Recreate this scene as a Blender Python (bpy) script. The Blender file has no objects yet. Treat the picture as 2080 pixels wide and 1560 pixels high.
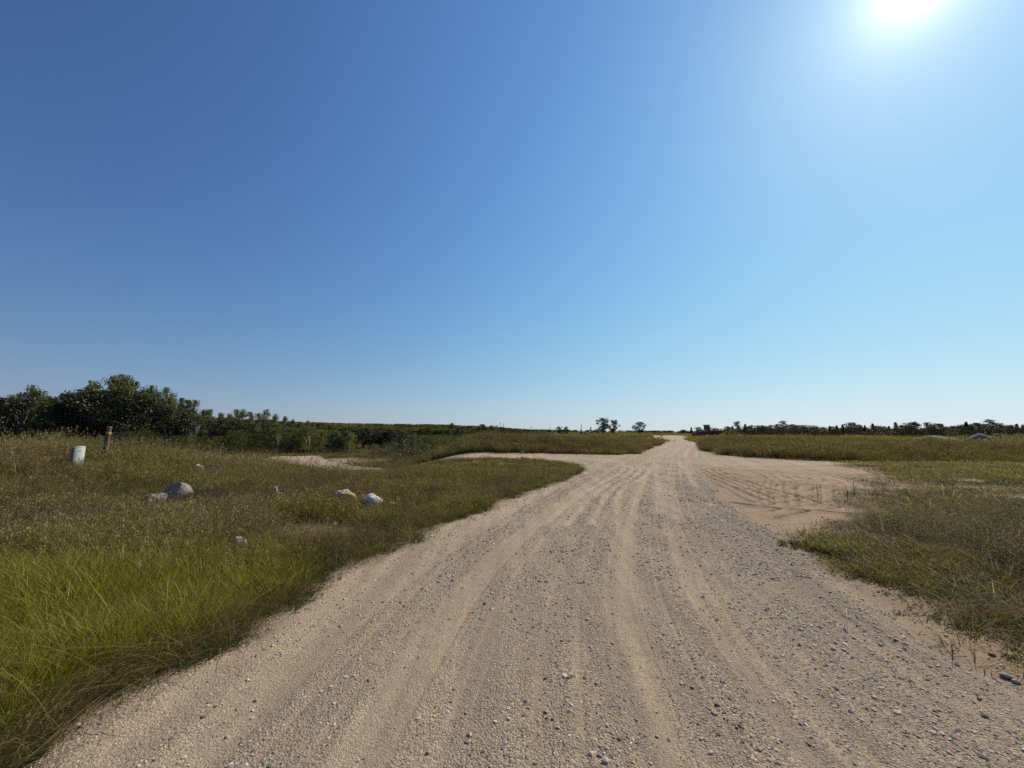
import bpy, bmesh, math, random
import numpy as np
from mathutils import Vector, Matrix, Euler

# ------------------------------------------------------------------ camera, sky, sun
F = 781.0; PITCH = math.radians(7.05); ROLL = math.radians(0.4); EYE = 1.6
SC = bpy.context.scene
COL = SC.collection
cam_d = bpy.data.cameras.new('camera'); cam = bpy.data.objects.new('camera', cam_d); COL.objects.link(cam)
cam_d.sensor_width = 36.0; cam_d.lens = 36.0 * F / 2080.0
cam_d.clip_start = 0.05; cam_d.clip_end = 9000
def ray(px, py):
    u = (px - 1040) / F; v = (780 - py) / F
    c, s = math.cos(ROLL), math.sin(ROLL)
    u, v = u * c - v * s, u * s + v * c
    return np.array([u, math.cos(PITCH) - v * math.sin(PITCH), math.sin(PITCH) + v * math.cos(PITCH)])
_f = Vector((0, math.cos(PITCH), math.sin(PITCH))); _u0 = Vector((0, -math.sin(PITCH), math.cos(PITCH))); _r0 = Vector((1, 0, 0))
_r = _r0 * math.cos(ROLL) + _u0 * math.sin(ROLL); _u = _u0 * math.cos(ROLL) - _r0 * math.sin(ROLL)
m = Matrix((( _r.x, _u.x, -_f.x, 0), (_r.y, _u.y, -_f.y, 0), (_r.z, _u.z, -_f.z, 0), (0, 0, 0, 1)))
cam.matrix_world = Matrix.Translation((0, 0, EYE)) @ m
SC.camera = cam
SC.render.engine = 'CYCLES'
SC.cycles.max_bounces = 6; SC.cycles.diffuse_bounces = 3; SC.cycles.transmission_bounces = 4; SC.cycles.transparent_max_bounces = 6
SC.cycles.use_denoising = False; SC.cycles.caustics_reflective = False; SC.cycles.caustics_refractive = False

sd = ray(1862, -42); sd = sd / np.linalg.norm(sd)
SUN_EL = math.asin(sd[2]); SUN_AZ = math.atan2(sd[0], sd[1])          # azimuth clockwise from +Y
world = bpy.data.worlds.new('World'); SC.world = world; world.use_nodes = True
wt = world.node_tree; wn = wt.nodes; wl = wt.links
for n in list(wn): wn.remove(n)
wo = wn.new('ShaderNodeOutputWorld'); bg = wn.new('ShaderNodeBackground'); wl.new(bg.outputs[0], wo.inputs[0])
sky = wn.new('ShaderNodeTexSky'); sky.sky_type = 'NISHITA'; sky.sun_disc = False
sky.sun_elevation = SUN_EL; sky.sun_rotation = SUN_AZ
sky.air_density = 1.0; sky.dust_density = 0.25; sky.ozone_density = 2.5; sky.altitude = 300
bg.inputs['Strength'].default_value = 0.10
tc = wn.new('ShaderNodeTexCoord')
dt = wn.new('ShaderNodeVectorMath'); dt.operation = 'DOT_PRODUCT'; dt.inputs[1].default_value = tuple(sd)
nz = wn.new('ShaderNodeVectorMath'); nz.operation = 'NORMALIZE'
wl.new(tc.outputs['Generated'], nz.inputs[0]); wl.new(nz.outputs[0], dt.inputs[0])
def wmath(op, a, b=None):
    n = wn.new('ShaderNodeMath'); n.operation = op
    for i, q in enumerate((a, b)):
        if q is None: continue
        if isinstance(q, (int, float)): n.inputs[i].default_value = q
        else: wl.new(q, n.inputs[i])
    return n.outputs[0]
ang = wmath('ARCCOSINE', wmath('MINIMUM', dt.outputs['Value'], 0.99999))
# the Nishita sky, channel by channel, brought to the clear deep blue of the photograph (brighter towards the sun)
sp_ = wn.new('ShaderNodeSeparateColor'); wl.new(sky.outputs[0], sp_.inputs[0]); cm = wn.new('ShaderNodeCombineColor')
# the bright aureole around the sun
g1 = wmath('MULTIPLY', wmath('EXPONENT', wmath('MULTIPLY', ang, -1 / 0.031)), 17.0)
g2 = wmath('MULTIPLY', wmath('EXPONENT', wmath('MULTIPLY', ang, -1 / 0.11)), 1.9)
gl = wmath('ADD', g1, g2)
for i, (ga, pw, sh, kc) in enumerate(((1.089, 1.206, 1.288, .496), (2.321, 1.474, 1.675, .651), (7.995, 2.124, 1.577, .512))):
    v_ = wmath('MULTIPLY', wmath('POWER', wmath('MULTIPLY', sp_.outputs[i], 0.1), pw), ga)
    v_ = wmath('DIVIDE', v_, wmath('ADD', wmath('MULTIPLY', v_, sh) if sh > 0 else wmath('MULTIPLY', wmath('MINIMUM', v_, 1.0), sh), 1.0))
    v_ = wmath('MULTIPLY', wmath('MULTIPLY', v_, wmath('EXPONENT', wmath('MULTIPLY', dt.outputs['Value'], kc))), 10.0)
    wl.new(wmath('ADD', v_, gl), cm.inputs[i])
wl.new(cm.outputs[0], bg.inputs['Color'])

sl = bpy.data.lights.new('sun', 'SUN'); sl.energy = 5.0; sl.angle = math.radians(0.5); sl.color = (1.0, 0.88, 0.69)
so = bpy.data.objects.new('sun', sl); COL.objects.link(so)
so.rotation_euler = Vector((sd[0], sd[1], sd[2])).to_track_quat('Z', 'Y').to_euler(); so.location = (0, 0, 50)
SC.view_settings.view_transform = 'Standard'; SC.view_settings.look = 'None'
SC.view_settings.exposure = 0.0; SC.view_settings.gamma = 1.0; SC.view_settings.use_curve_mapping = False

rng = np.random.default_rng(7); R = random.Random(11)
# ------------------------------------------------------------------ numpy helpers
def ss(a, b, x):
    t = np.clip((x - a) / (b - a), 0, 1); return t * t * (3 - 2 * t)
def _h(ix, iy, s):
    n = (ix.astype(np.int64) * 374761393 + iy.astype(np.int64) * 668265263 + s * 1442695041) & 0xffffffff
    n = ((n ^ (n >> 13)) * 1274126177) & 0xffffffff
    n = (n ^ (n >> 16)) & 0xffffffff
    return n / 4294967295.0
def vnoise(x, y, s=0):
    ix = np.floor(x); iy = np.floor(y); fx = x - ix; fy = y - iy
    fx = fx * fx * (3 - 2 * fx); fy = fy * fy * (3 - 2 * fy)
    a = _h(ix, iy, s); b = _h(ix + 1, iy, s); c = _h(ix, iy + 1, s); d = _h(ix + 1, iy + 1, s)
    return (a + (b - a) * fx) * (1 - fy) + (c + (d - c) * fx) * fy
def fbm(x, y, s=0, o=4):
    v = 0; a = .5; t = 0
    for i in range(o):
        v = v + a * vnoise(x * 2 ** i + 17.3 * i, y * 2 ** i - 9.1 * i, s + i); t += a; a *= .5
    return v / t
def poly_sd(P, x, y):           # signed distance, positive outside
    P = np.array(P, float); inside = np.zeros(x.shape, bool); d2 = np.full(x.shape, 1e18)
    for i in range(len(P)):
        ax, ay = P[i]; bx, by = P[(i + 1) % len(P)]; ex, ey = bx - ax, by - ay
        t = np.clip(((x - ax) * ex + (y - ay) * ey) / (ex * ex + ey * ey), 0, 1)
        d2 = np.minimum(d2, (x - ax - t * ex) ** 2 + (y - ay - t * ey) ** 2)
        if ey != 0:
            c = ((ay > y) != (by > y)) & (x < (y - ay) / ey * ex + ax); inside ^= c
    return np.where(inside, -1, 1) * np.sqrt(d2)
def line_sd(P, x, y):           # lateral distance (positive to the right) and distance along
    P = np.array(P, float); best = np.full(x.shape, 1e18); s = np.zeros(x.shape); al = np.zeros(x.shape); L = 0
    for i in range(len(P) - 1):
        ax, ay = P[i]; bx, by = P[i + 1]; ex, ey = bx - ax, by - ay; l = math.hypot(ex, ey)
        t = np.clip(((x - ax) * ex + (y - ay) * ey) / (l * l), 0, 1)
        qx = x - ax - t * ex; qy = y - ay - t * ey; d = qx * qx + qy * qy; mk = d < best
        best = np.where(mk, d, best); s = np.where(mk, np.sign(qx * ey - qy * ex) * np.sqrt(d), s); al = np.where(mk, L + t * l, al); L += l
    return s, al
def smooth_line(P, n=3):
    P = np.array(P, float)
    for _ in range(n):
        Q = np.empty((2 * len(P) - 2, 2)); Q[0::2] = .75 * P[:-1] + .25 * P[1:]; Q[1::2] = .25 * P[:-1] + .75 * P[1:]
        P = np.vstack([P[:1], Q, P[-1:]])
    return P

ROAD = [(-3.2, -80), (-2.7, 0), (-2.3, 2.04), (-1.95, 3.86), (-1.55, 5.17), (-.9, 7.09), (.8, 10.95), (2.2, 13.8), (2.96, 15.8), (3.3, 18),
        (2.86, 20.45), (1.2, 22.7), (-2.4, 23.7), (-8, 24.6), (-14, 27.5), (-22, 34), (-26, 42), (-22, 44), (-17, 36.5), (-12, 31),
        (-8, 29), (-3.1, 28), (2.2, 28.2), (7.2, 27), (9.4, 28.6), (14.9, 40.6), (23.6, 59.9), (33, 86), (52, 148), (80, 230), (96, 225), (78, 170), (52, 112),
        (28.7, 61.1), (16.9, 35.6), (14.6, 28), (15.8, 23.8), (17.5, 22.4), (18.2, 21), (15, 19.3), (9.4, 18.6), (8.3, 17.6), (6.6, 13.6), (5.2, 10.2), (4.5, 7.7),
        (4.15, 6), (3.62, 4.59), (3.37, 3.84), (3.2, 3.17), (3.0, 2.3), (2.9, 0), (3.2, -80)]
DIRT = [(8.3, 17.6), (9.4, 18.6), (15, 19.3), (16.5, 19.2), (14.5, 15.5), (11.5, 12.6), (8.5, 10.2), (6.6, 7.7), (5.4, 6.7), (4.2, 6.4), (4.5, 7.7), (5.2, 10.2), (6.6, 13.6)]
PIT = [(-18, 36.5), (-14.5, 33), (-10.5, 35), (-9.8, 37.5), (-14, 41), (-18, 40.5)]
LUSH = [(-2.45, 2.0), (-2.35, 3.0), (-2.3, 3.9), (-2.9, 4.45), (-4.4, 4.2), (-5.6, 3.7), (-9, 4.1), (-9, .5), (-3.2, .5)]
STONY = [(-3.4, 6.2), (-2.6, 6.6), (-1.6, 6.3), (-1.1, 5.9), (-1.7, 5.45), (-2.6, 5.4), (-3.3, 5.6)]
CL = smooth_line([(.0, -80), (.25, 0), (.6, 3.6), (1.3, 5.9), (2.1, 8.2), (3.3, 11.3), (4.8, 15), (7.6, 21.5), (11.2, 30), (16.5, 40), (26, 60.5), (42, 96), (70, 165), (88, 228)], 2)
# wheel tracks: (polyline, half width, depth)
TR = []
o = 0
while o < 6.2:
    j = [R.uniform(-.12, .12) for _ in range(5)]
    TR.append((smooth_line([(5.4 + o * .8, 8.6 + o * .05 + j[0]), (6.7 + o, 10.8 + j[1]), (8.4 + o * 1.02 + j[2], 13), (9.3 + o * .98 + j[3], 15.2), (9.2 + o * .9 + j[4], 17.4)]), R.uniform(.03, .055), R.uniform(.012, .03))); o += R.uniform(.14, .55)
for k in range(9):
    o = k * R.uniform(.16, .30); TR.append((smooth_line([(7.4 + o, 17.2), (7.0 + o * .9, 14.5), (7.6 + o, 12.2), (9.4 + o, 10.6)]), .055, R.uniform(.02, .04)))
for k in range(7):
    TR.append((smooth_line([(5.0 + k * .22, 7.5 + k * .55), (7.5, 8.5 + k * .62 + R.uniform(-.2, .2)), (10.5, 10.8 + k * .6)]), .055, R.uniform(.02, .04)))
for k in range(6):
    TR.append((smooth_line([(8.6 + k * .3, 18), (10 + k * .3, 15.8), (12.5, 14.2 + k * .3), (15, 15.3 + k * .2)]), .06, R.uniform(.02, .04)))
for k in range(5):
    TR.append((smooth_line([(7.9 + k * .3, 17.6 - k * .1), (6.9 + k * .25, 14.4), (6.1 + k * .3, 11.6), (5.5 + k * .4, 9.0)]), .055, R.uniform(.02, .04)))
TR.append((smooth_line([(4.9, 9.3), (5.6, 8.1), (7.4, 7.6), (9.5, 8.1)]), .06, .06))
LIGHT = [([(7.5, 20), (5.6, 15.2), (4.0, 10.6), (2.9, 8)], .14), ([(9.3, 21.5), (7.0, 15.5), (5.2, 11), (4.5, 8.8)], .13)]
for k in range(4):
    o = k * .95
    LIGHT.append(([(-3, 27.2 - .8 * o), (3, 26.6 - .8 * o), (5.6 + .25 * o, 24 - .8 * o), (5.9 + .15 * o, 20 - .9 * o), (4.4 + .1 * o, 15.5 - .6 * o), (2.2 + .3 * o, 11.2), (.6 + .45 * o, 7)], .09))
for k in range(3):
    LIGHT.append(([(21, 21.9 - k * .5), (14, 21.6 - k * .7), (8, 23.5 - k * .8), (0, 26 - k * .6)], .10))
for k in range(4):
    LIGHT.append(([(9.6 + k * .9, 26), (15.4 + k * .95, 38), (25 + k * 1.1, 59)], .13))
LIGHT = [(smooth_line(p), w) for p, w in LIGHT]

def zbase(x, y):
    z = 0.90 * ss(2, 12.5, y) * (1 - ss(14, 24, y)) * ss(5, 14, -x)
    z = z + .10 * ss(2.6, 4.2, -x) * ss(-2, 1.5, y) * (1 - ss(4, 9, y))
    z = z - 1.3 * ss(9.5, 25, y) * ss(2.5, 9, -x) * (1 - .75 * ss(16, 10, y) * ss(10, 14, -x))
    z = z - 2.2 * ss(60, 220, y) * ss(20, -40, x - .12 * y)
    # left berm behind the side road
    z = z + 0.42 * np.exp(-((x + 1.8) / 4.2) ** 2 - ((y - 33.5) / 3.6) ** 2)
    z = z + .55 * ss(-9, -1, x) * (1 - ss(7.5, 10.5, x - .38 * (y - 30))) * ss(28.3, 32.5, y) * (1 - ss(38, 60, y))
    # island
    z = z - .06 * np.exp(-((x + 2.5) / 4) ** 2 - ((y - 18) / 3.2) ** 2)
    # right berm
    e = 16.4 + .44 * (y - 32)
    z = z + .44 * ss(23.2, 27.5, y + .0 * x) * ss(0, 3.0, x - np.maximum(e, 15.3)) * (1 - ss(60, 95, y)) * (1 - .55 * ss(30, 60, x))
    # verge right of the road
    z = z + .10 * fbm(x * .25, y * .25, 5, 3) * ss(3.5, 6, x) * (1 - ss(12, 18, y))
    z = z + .35 * (fbm(x * .05 + 3, y * .05, 9, 3) - .5) * ss(20, 50, np.abs(x)) * ss(0, 30, np.hypot(x, y))
    return z
ROCKS = [(330, 1030, 80), (692, 1026, 50), (746, 1036, 48), (552, 1024, 24), (480, 1124, 36), (565, 1066, 22), (398, 962, 24), (357, 949, 20), (432, 964, 22), (797, 1036, 22), (75, 1138, 50), (420, 1030, 60), (620, 1066, 60), (700, 1066, 60), (165, 958, 12), (218, 938, 10), (660, 1064, 20)]
def rock_clear(x, y):
    k = np.ones(x.shape)
    for px, py, w in ROCKS:
        d = ray(px, py); t_ = -(EYE - .05) / d[2]
        for _ in range(6): t_ = (float(zbase(np.array([d[0] * t_]), np.array([d[1] * t_]))[0]) - EYE) / d[2]
        cx, cy = d[0] * t_, d[1] * t_; n = math.hypot(cx, cy); ux, uy = cx / n, cy / n; W = w * cy / F * .5
        al_ = (x - cx) * ux + (y - cy) * uy + .45; la = (x - cx) * uy - (y - cy) * ux
        k = np.minimum(k, ss(.6, 1.15, np.sqrt((al_ / .75) ** 2 + (la / (W + .12)) ** 2)))
    return k
def masks(x, y):
    w = .16 * (fbm(x * 1.6, y * 1.6, 21, 3) - .5) * 2
    sr = poly_sd(ROAD, x, y) + w * (1 + .03 * np.hypot(x, y)); dd = poly_sd(DIRT, x, y) + 3 * w + 1.6 * (fbm(x * .6, y * .9, 23, 3) - .5) * ss(7, 12, x)
    return sr, dd
def zfine(x, y, sr=None, dd=None, full=False):
    if sr is None: sr, dd = masks(x, y)
    r = np.hypot(x, y); z = zbase(x, y)
    on = ss(.25, -.1, sr)
    off = 1 - np.maximum(on, ss(.25, -.1, dd))
    z = z + off * (.07 * (fbm(x * .9, y * .9, 31, 4) - .5) + .03)
    s, al = line_sd(CL, x, y)
    st = .55 * fbm(s * 2.6, al * .02, 41, 3) + .45 * fbm(s * 8.5, al * .03, 42, 3)                       # streaks along the travel direction
    fine = fbm(s * 16, al * .12, 44, 3)
    loose = ss(.36, .62, st + .45 * (fine - .5) + .12 * (fbm(x * 1.2, y * 1.2, 46, 2) - .5))
    def band(c, w): return np.exp(-((s - c) / w) ** 2)
    near = 1 - ss(9, 16, al - 80)
    b = .55 * band(-.2, .26) - .6 * band(.34, .15) + .6 * band(.72, .17) - .5 * band(1.05, .1) + .55 * band(1.9, .5) - .35 * band(-1.0, .3) + .4 * band(-2.3, .2) + .28 * band(-.62, .1)
    loose = np.clip(loose * .55 + .20 + (.42 * b + .55 * band(2.0, .42) * ss(3, 6, al - 80)) * (1 - ss(13, 18, al - 80)) * (near > -1) * (.6 + .6 * fbm(al * .5, s, 47, 2)) , 0, 1)
    loose = np.clip(loose + .30 * ss(14, 30, y) * on, 0, 1)
    lt = np.zeros(x.shape)
    loc = (r < 45) & (y > 5) & (sr < .4)
    if loc.any():
        xs, ys = x[loc], y[loc]; a = np.zeros(xs.shape)
        for P, w in LIGHT:
            d = np.abs(line_sd(P, xs, ys)[0]); a = np.maximum(a, np.exp(-(d / w) ** 2))
        lt[loc] = a * (.25 + .7 * fbm(xs * .8, ys * .8, 49, 2))
    loose = np.clip(loose - lt, 0, 1)
    z = z + on * (.016 * (loose - .5) + .02 * (fbm(x * .5, y * .5, 51, 2) - .5) - .015 * lt + .006 * (fbm(x * 14, y * 14, 55, 2) - .5))
    z = z + on * .035 * ss(-.5, -.1, sr) * ss(.1, -.1, sr)     # windrow at the edge
    od = ss(.3, -.2, dd) * (1 - on)
    loc = (dd < .6) & (r < 30)
    trk = np.zeros(x.shape); gro = np.zeros(x.shape)
    if loc.any():
        xs, ys = x[loc], y[loc]; a = np.zeros(xs.shape)
        for P, w, dp in TR:
            d = np.abs(line_sd(P, xs, ys)[0])
            a = a - dp * np.exp(-(d / w) ** 2) + .5 * dp * np.exp(-((d - 2.0 * w) / (w * .8)) ** 2)
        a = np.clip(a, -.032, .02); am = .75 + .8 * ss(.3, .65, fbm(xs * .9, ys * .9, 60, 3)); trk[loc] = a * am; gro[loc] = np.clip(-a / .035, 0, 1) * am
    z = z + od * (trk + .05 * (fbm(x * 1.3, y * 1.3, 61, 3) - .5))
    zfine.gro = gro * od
    if full: return z, on, loose, od, lt
    return z
def hit(px, py, zoff=0.0):
    d = ray(px, py); t = np.exp(np.linspace(math.log(1.2), math.log(900), 2600))
    X, Y, Z = d[0] * t, d[1] * t, EYE + d[2] * t
    g = zbase(X, Y) + zoff; k = np.argmax(Z < g)
    if Z[k] >= g[k]: k = len(t) - 1
    return float(X[k]), float(Y[k]), float(g[k])
def gz(x, y): return float(zfine(np.array([float(x)]), np.array([float(y)]))[0])
def at(px, Y, py=880):                     # plan position under a pixel column at a forward distance
    d = ray(px, py); return float(d[0] / d[1] * Y), float(Y)
def top_z(px, py, Y):
    d = ray(px, py); return EYE + d[2] / d[1] * Y

# ------------------------------------------------------------------ materials
def nmat(name):
    mt = bpy.data.materials.new(name); mt.use_nodes = True; nt = mt.node_tree
    for n in list(nt.nodes): nt.nodes.remove(n)
    out = nt.nodes.new('ShaderNodeOutputMaterial'); return mt, nt, out
class NT:
    def __init__(s, nt): s.nt = nt
    def n(s, t, **k):
        a = s.nt.nodes.new(t)
        for q, v in k.items(): setattr(a, q, v)
        return a
    def l(s, a, b): s.nt.links.new(a, b)
    def noise(s, vec, scale, detail=3, rough=.55):
        a = s.n('ShaderNodeTexNoise'); a.inputs['Scale'].default_value = scale; a.inputs['Detail'].default_value = detail; a.inputs['Roughness'].default_value = rough
        if vec: s.l(vec, a.inputs['Vector'])
        return a.outputs['Fac']
    def vor(s, vec, scale, feat='F1'):
        a = s.n('ShaderNodeTexVoronoi', feature=feat); a.inputs['Scale'].default_value = scale; s.l(vec, a.inputs['Vector']); return a
    def math(s, op, a, b=None, c=None, clamp=False):
        x = s.n('ShaderNodeMath', operation=op, use_clamp=clamp)
        for i, q in enumerate((a, b, c)):
            if q is None: continue
            if isinstance(q, (int, float)): x.inputs[i].default_value = q
            else: s.l(q, x.inputs[i])
        return x.outputs[0]
    def mix(s, f, a, b, bt='MIX'):
        x = s.n('ShaderNodeMix', data_type='RGBA', blend_type=bt)
        for i, q in ((0, f), (6, a), (7, b)):
            if isinstance(q, (int, float)): x.inputs[i].default_value = q
            elif isinstance(q, tuple): x.inputs[i].default_value = (*q, 1)
            else: s.l(q, x.inputs[i])
        return x.outputs[2]
    def rng(s, v, a, b, c=0., d=1.):
        x = s.n('ShaderNodeMapRange'); s.l(v, x.inputs[0])
        for i, q in zip((1, 2, 3, 4), (a, b, c, d)): x.inputs[i].default_value = q
        return x.outputs[0]
    def pos(s): return s.n('ShaderNodeNewGeometry').outputs['Position']
    def obj(s): return s.n('ShaderNodeTexCoord').outputs['Object']
    def attr(s, name): return s.n('ShaderNodeAttribute', attribute_name=name)
    def rand(s): return s.n('ShaderNodeObjectInfo').outputs['Random']
def leafmat(name, ca, cb, tip=None, tr=.35, rough=.5, pscale=.35, vary=.5, gloss=.25):
    mt, nt, out = nmat(name); t = NT(nt); p = t.pos()
    f = t.rng(t.noise(p, pscale, 3), .38, .62); c = t.mix(f, ca, cb)
    rv = t.rng(t.rand(), 0, 1, 1 - vary, 1 + vary * .8)
    if tip: c = t.mix(t.attr('tip').outputs['Fac'], c, tip)
    v = t.n('ShaderNodeHueSaturation'); t.l(c, v.inputs['Color']); t.l(rv, v.inputs['Value']); c = v.outputs[0]
    lv = t.attr('lv').outputs['Fac']; v2 = t.n('ShaderNodeHueSaturation'); t.l(c, v2.inputs['Color']); t.l(t.rng(lv, 0, 1, .72, 1.3), v2.inputs['Value']); t.l(t.rng(lv, 0, 1, .525, .485), v2.inputs['Hue']); c = v2.outputs[0]
    d = t.n('ShaderNodeBsdfPrincipled'); t.l(c, d.inputs['Base Color']); d.inputs['Roughness'].default_value = rough; d.inputs['Specular IOR Level'].default_value = gloss
    tl = t.n('ShaderNodeBsdfTranslucent'); tcl = t.mix(1.0, c, (1.2, 1.15, .5), 'MULTIPLY'); t.l(tcl, tl.inputs[0])
    ms = t.n('ShaderNodeMixShader'); ms.inputs[0].default_value = tr; t.l(d.outputs[0], ms.inputs[1]); t.l(tl.outputs[0], ms.inputs[2]); t.l(ms.outputs[0], out.inputs[0])
    return mt
def plain(name, c, rough=.7, metal=0, var=.25, scale=8, c2=None, bump=0):
    mt, nt, out = nmat(name); t = NT(nt); o = t.obj(); n = t.noise(o, scale, 5)
    b = t.n('ShaderNodeBsdfPrincipled'); b.inputs['Roughness'].default_value = rough; b.inputs['Metallic'].default_value = metal
    c2 = c2 or tuple(q * (1 - var * 1.6) for q in c)
    t.l(t.mix(t.rng(n, .35, .7), c, c2), b.inputs['Base Color'])
    if bump:
        bp = t.n('ShaderNodeBump'); bp.inputs['Strength'].default_value = bump; bp.inputs['Distance'].default_value = .02; t.l(t.noise(o, scale * 3, 6), bp.inputs['Height']); t.l(bp.outputs[0], b.inputs['Normal'])
    t.l(b.outputs[0], out.inputs[0]); return mt

def earth_mat():
    mt, nt, out = nmat('earth'); t = NT(nt); p = t.pos()
    road = t.attr('road').outputs['Fac']; loose = t.attr('loose').outputs['Fac']; sand = t.attr('sand').outputs['Fac']; light = t.attr('light').outputs['Fac']
    big = t.noise(p, .7, 4); mid = t.noise(p, 6, 5, .65); fin = t.noise(p, 60, 5, .7)
    v1 = t.vor(p, 75); v2 = t.vor(p, 210); v3 = t.vor(p, 28)
    sandc = t.mix(t.rng(big, .35, .65), (.51, .388, .268), (.465, .345, .235))
    sandc = t.mix(t.rng(mid, .45, .8, 0, .5), sandc, (.36, .275, .19))
    grav = t.mix(t.rng(mid, .35, .65), (.41, .322, .245), (.325, .258, .202))
    base = t.mix(loose, sandc, grav)
    base = t.mix(t.math('MULTIPLY', light, .7), base, (.57, .455, .33))
    # stones: each voronoi cell takes its own tone
    sep = t.n('ShaderNodeSeparateColor'); t.l(v1.outputs['Color'], sep.inputs[0]); sep2 = t.n('ShaderNodeSeparateColor'); t.l(v2.outputs['Color'], sep2.inputs[0])
    tone = t.mix(sep.outputs[0], (.11, .088, .064), (.72, .58, .40)); tone2 = t.mix(sep2.outputs[0], (.14, .105, .07), (.78, .62, .40))
    k1 = t.math('MULTIPLY', t.rng(sep.outputs[1], .62, .72), t.rng(loose, 0, 1, .25, .85)); k2 = t.math('MULTIPLY', t.rng(sep2.outputs[1], .4, .55), t.rng(loose, 0, 1, .5, .85))
    base = t.mix(k2, base, tone2); base = t.mix(k1, base, tone)
    # ground between the plants
    soil = t.mix(t.rng(mid, .35, .65), (.19, .145, .085), (.12, .095, .055)); soil = t.mix(t.rng(fin, .45, .75, 0, .7), soil, (.30, .24, .15))
    s2 = t.mix(t.rng(fin, .3, .7), (.47, .345, .225), (.36, .255, .165)); s2 = t.mix(t.rng(big, .4, .7, 0, .5), s2, (.43, .29, .19))
    offc = t.mix(sand, soil, s2)
    offc = t.mix(t.math('MULTIPLY', t.attr('groove').outputs['Fac'], .62), offc, (.16, .112, .078)); col = t.mix(road, offc, base)  # track grooves tinted darker with depth: extra shade put into the sand colour
    an = t.n('ShaderNodeMapping'); an.inputs['Rotation'].default_value = (0, 0, math.radians(24)); an.inputs['Scale'].default_value = (3.6, .22, 1); t.l(p, an.inputs['Vector']); str_ = t.noise(an.outputs[0], 1.0, 5, .6)
    col = t.mix(t.math('MULTIPLY', road, t.rng(str_, .44, .58, 0, .8)), col, t.mix(.5, col, (.25, .195, .155)))
    col = t.mix(1.0, col, t.mix(t.rng(fin, .25, .75), (.82, .82, .82), (1.14, 1.14, 1.14)), 'MULTIPLY')
    b = t.n('ShaderNodeBsdfPrincipled'); b.inputs['Roughness'].default_value = .95; b.inputs['Specular IOR Level'].default_value = .12; t.l(col, b.inputs['Base Color'])
    h = t.math('ADD', t.math('MULTIPLY', t.math('SUBTRACT', .5, v1.outputs['Distance']), t.rng(loose, 0, 1, .25, 1.0)), t.math('MULTIPLY', t.math('SUBTRACT', .5, v2.outputs['Distance']), .35))
    h = t.math('ADD', h, t.math('MULTIPLY', fin, .8)); h = t.math('ADD', h, t.math('MULTIPLY', mid, 1.0))
    bp = t.n('ShaderNodeBump'); bp.inputs['Strength'].default_value = 1.0; bp.inputs['Distance'].default_value = .016; t.l(h, bp.inputs['Height']); t.l(bp.outputs[0], b.inputs['Normal'])
    t.l(b.outputs[0], out.inputs[0]); return mt
EARTH = earth_mat()

def stone_mat(name, pal, speck=120):
    mt, nt, out = nmat(name); t = NT(nt); r = t.rand(); o = t.obj()
    cr = t.n('ShaderNodeValToRGB'); cr.color_ramp.interpolation = 'CONSTANT'; el = cr.color_ramp.elements
    while len(el) < len(pal): el.new(.5)
    for i, c in enumerate(pal): el[i].position = i / len(pal); el[i].color = (*c, 1)
    t.l(r, cr.inputs[0]); c = t.mix(t.rng(t.noise(o, 1.5, 4), .3, .7, 0, .4), cr.outputs[0], (.35, .31, .27))
    b = t.n('ShaderNodeBsdfPrincipled'); b.inputs['Roughness'].default_value = .75; b.inputs['Specular IOR Level'].default_value = .3; t.l(c, b.inputs['Base Color']); t.l(b.outputs[0], out.inputs[0]); return mt
PEB = stone_mat('pebble', [(.38, .29, .18), (.10, .08, .06), (.46, .34, .21), (.07, .06, .048), (.60, .50, .35), (.26, .20, .14), (.12, .10, .08), (.33, .24, .18), (.42, .36, .30), (.62, .57, .50), (.20, .17, .15), (.28, .24, .20)])

# ------------------------------------------------------------------ object helpers
def tag(o, label=None, cat=None, group=None, kind=None):
    if label: o['label'] = label
    if cat: o['category'] = cat
    if group: o['group'] = group
    if kind: o['kind'] = kind
    return o
def link(name, me, mat=None, parent=None, loc=None):
    o = bpy.data.objects.new(name, me); COL.objects.link(o)
    if mat: me.materials.append(mat)
    if parent: o.parent = parent
    if loc is not None: o.location = loc
    return o
def empty(name, loc, rz=0):
    o = bpy.data.objects.new(name, None); COL.objects.link(o); o.location = loc; o.rotation_euler = (0, 0, rz); o.empty_display_size = .2; return o
def np_mesh(name, V, Fq, attrs=None, smooth=False, tri=False):
    V = np.asarray(V, np.float32); Fq = np.asarray(Fq, np.int32); k = Fq.shape[1]
    me = bpy.data.meshes.new(name); me.vertices.add(len(V)); me.vertices.foreach_set('co', V.ravel())
    me.loops.add(Fq.size); me.loops.foreach_set('vertex_index', Fq.ravel()); me.polygons.add(len(Fq))
    me.polygons.foreach_set('loop_start', np.arange(0, Fq.size, k, dtype=np.int32))
    me.polygons.foreach_set('use_smooth', np.full(len(Fq), smooth))
    for n, a in (attrs or {}).items():
        at_ = me.attributes.new(n, 'FLOAT', 'POINT'); at_.data.foreach_set('value', np.asarray(a, np.float32))
    me.update(calc_edges=True); return me

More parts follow.
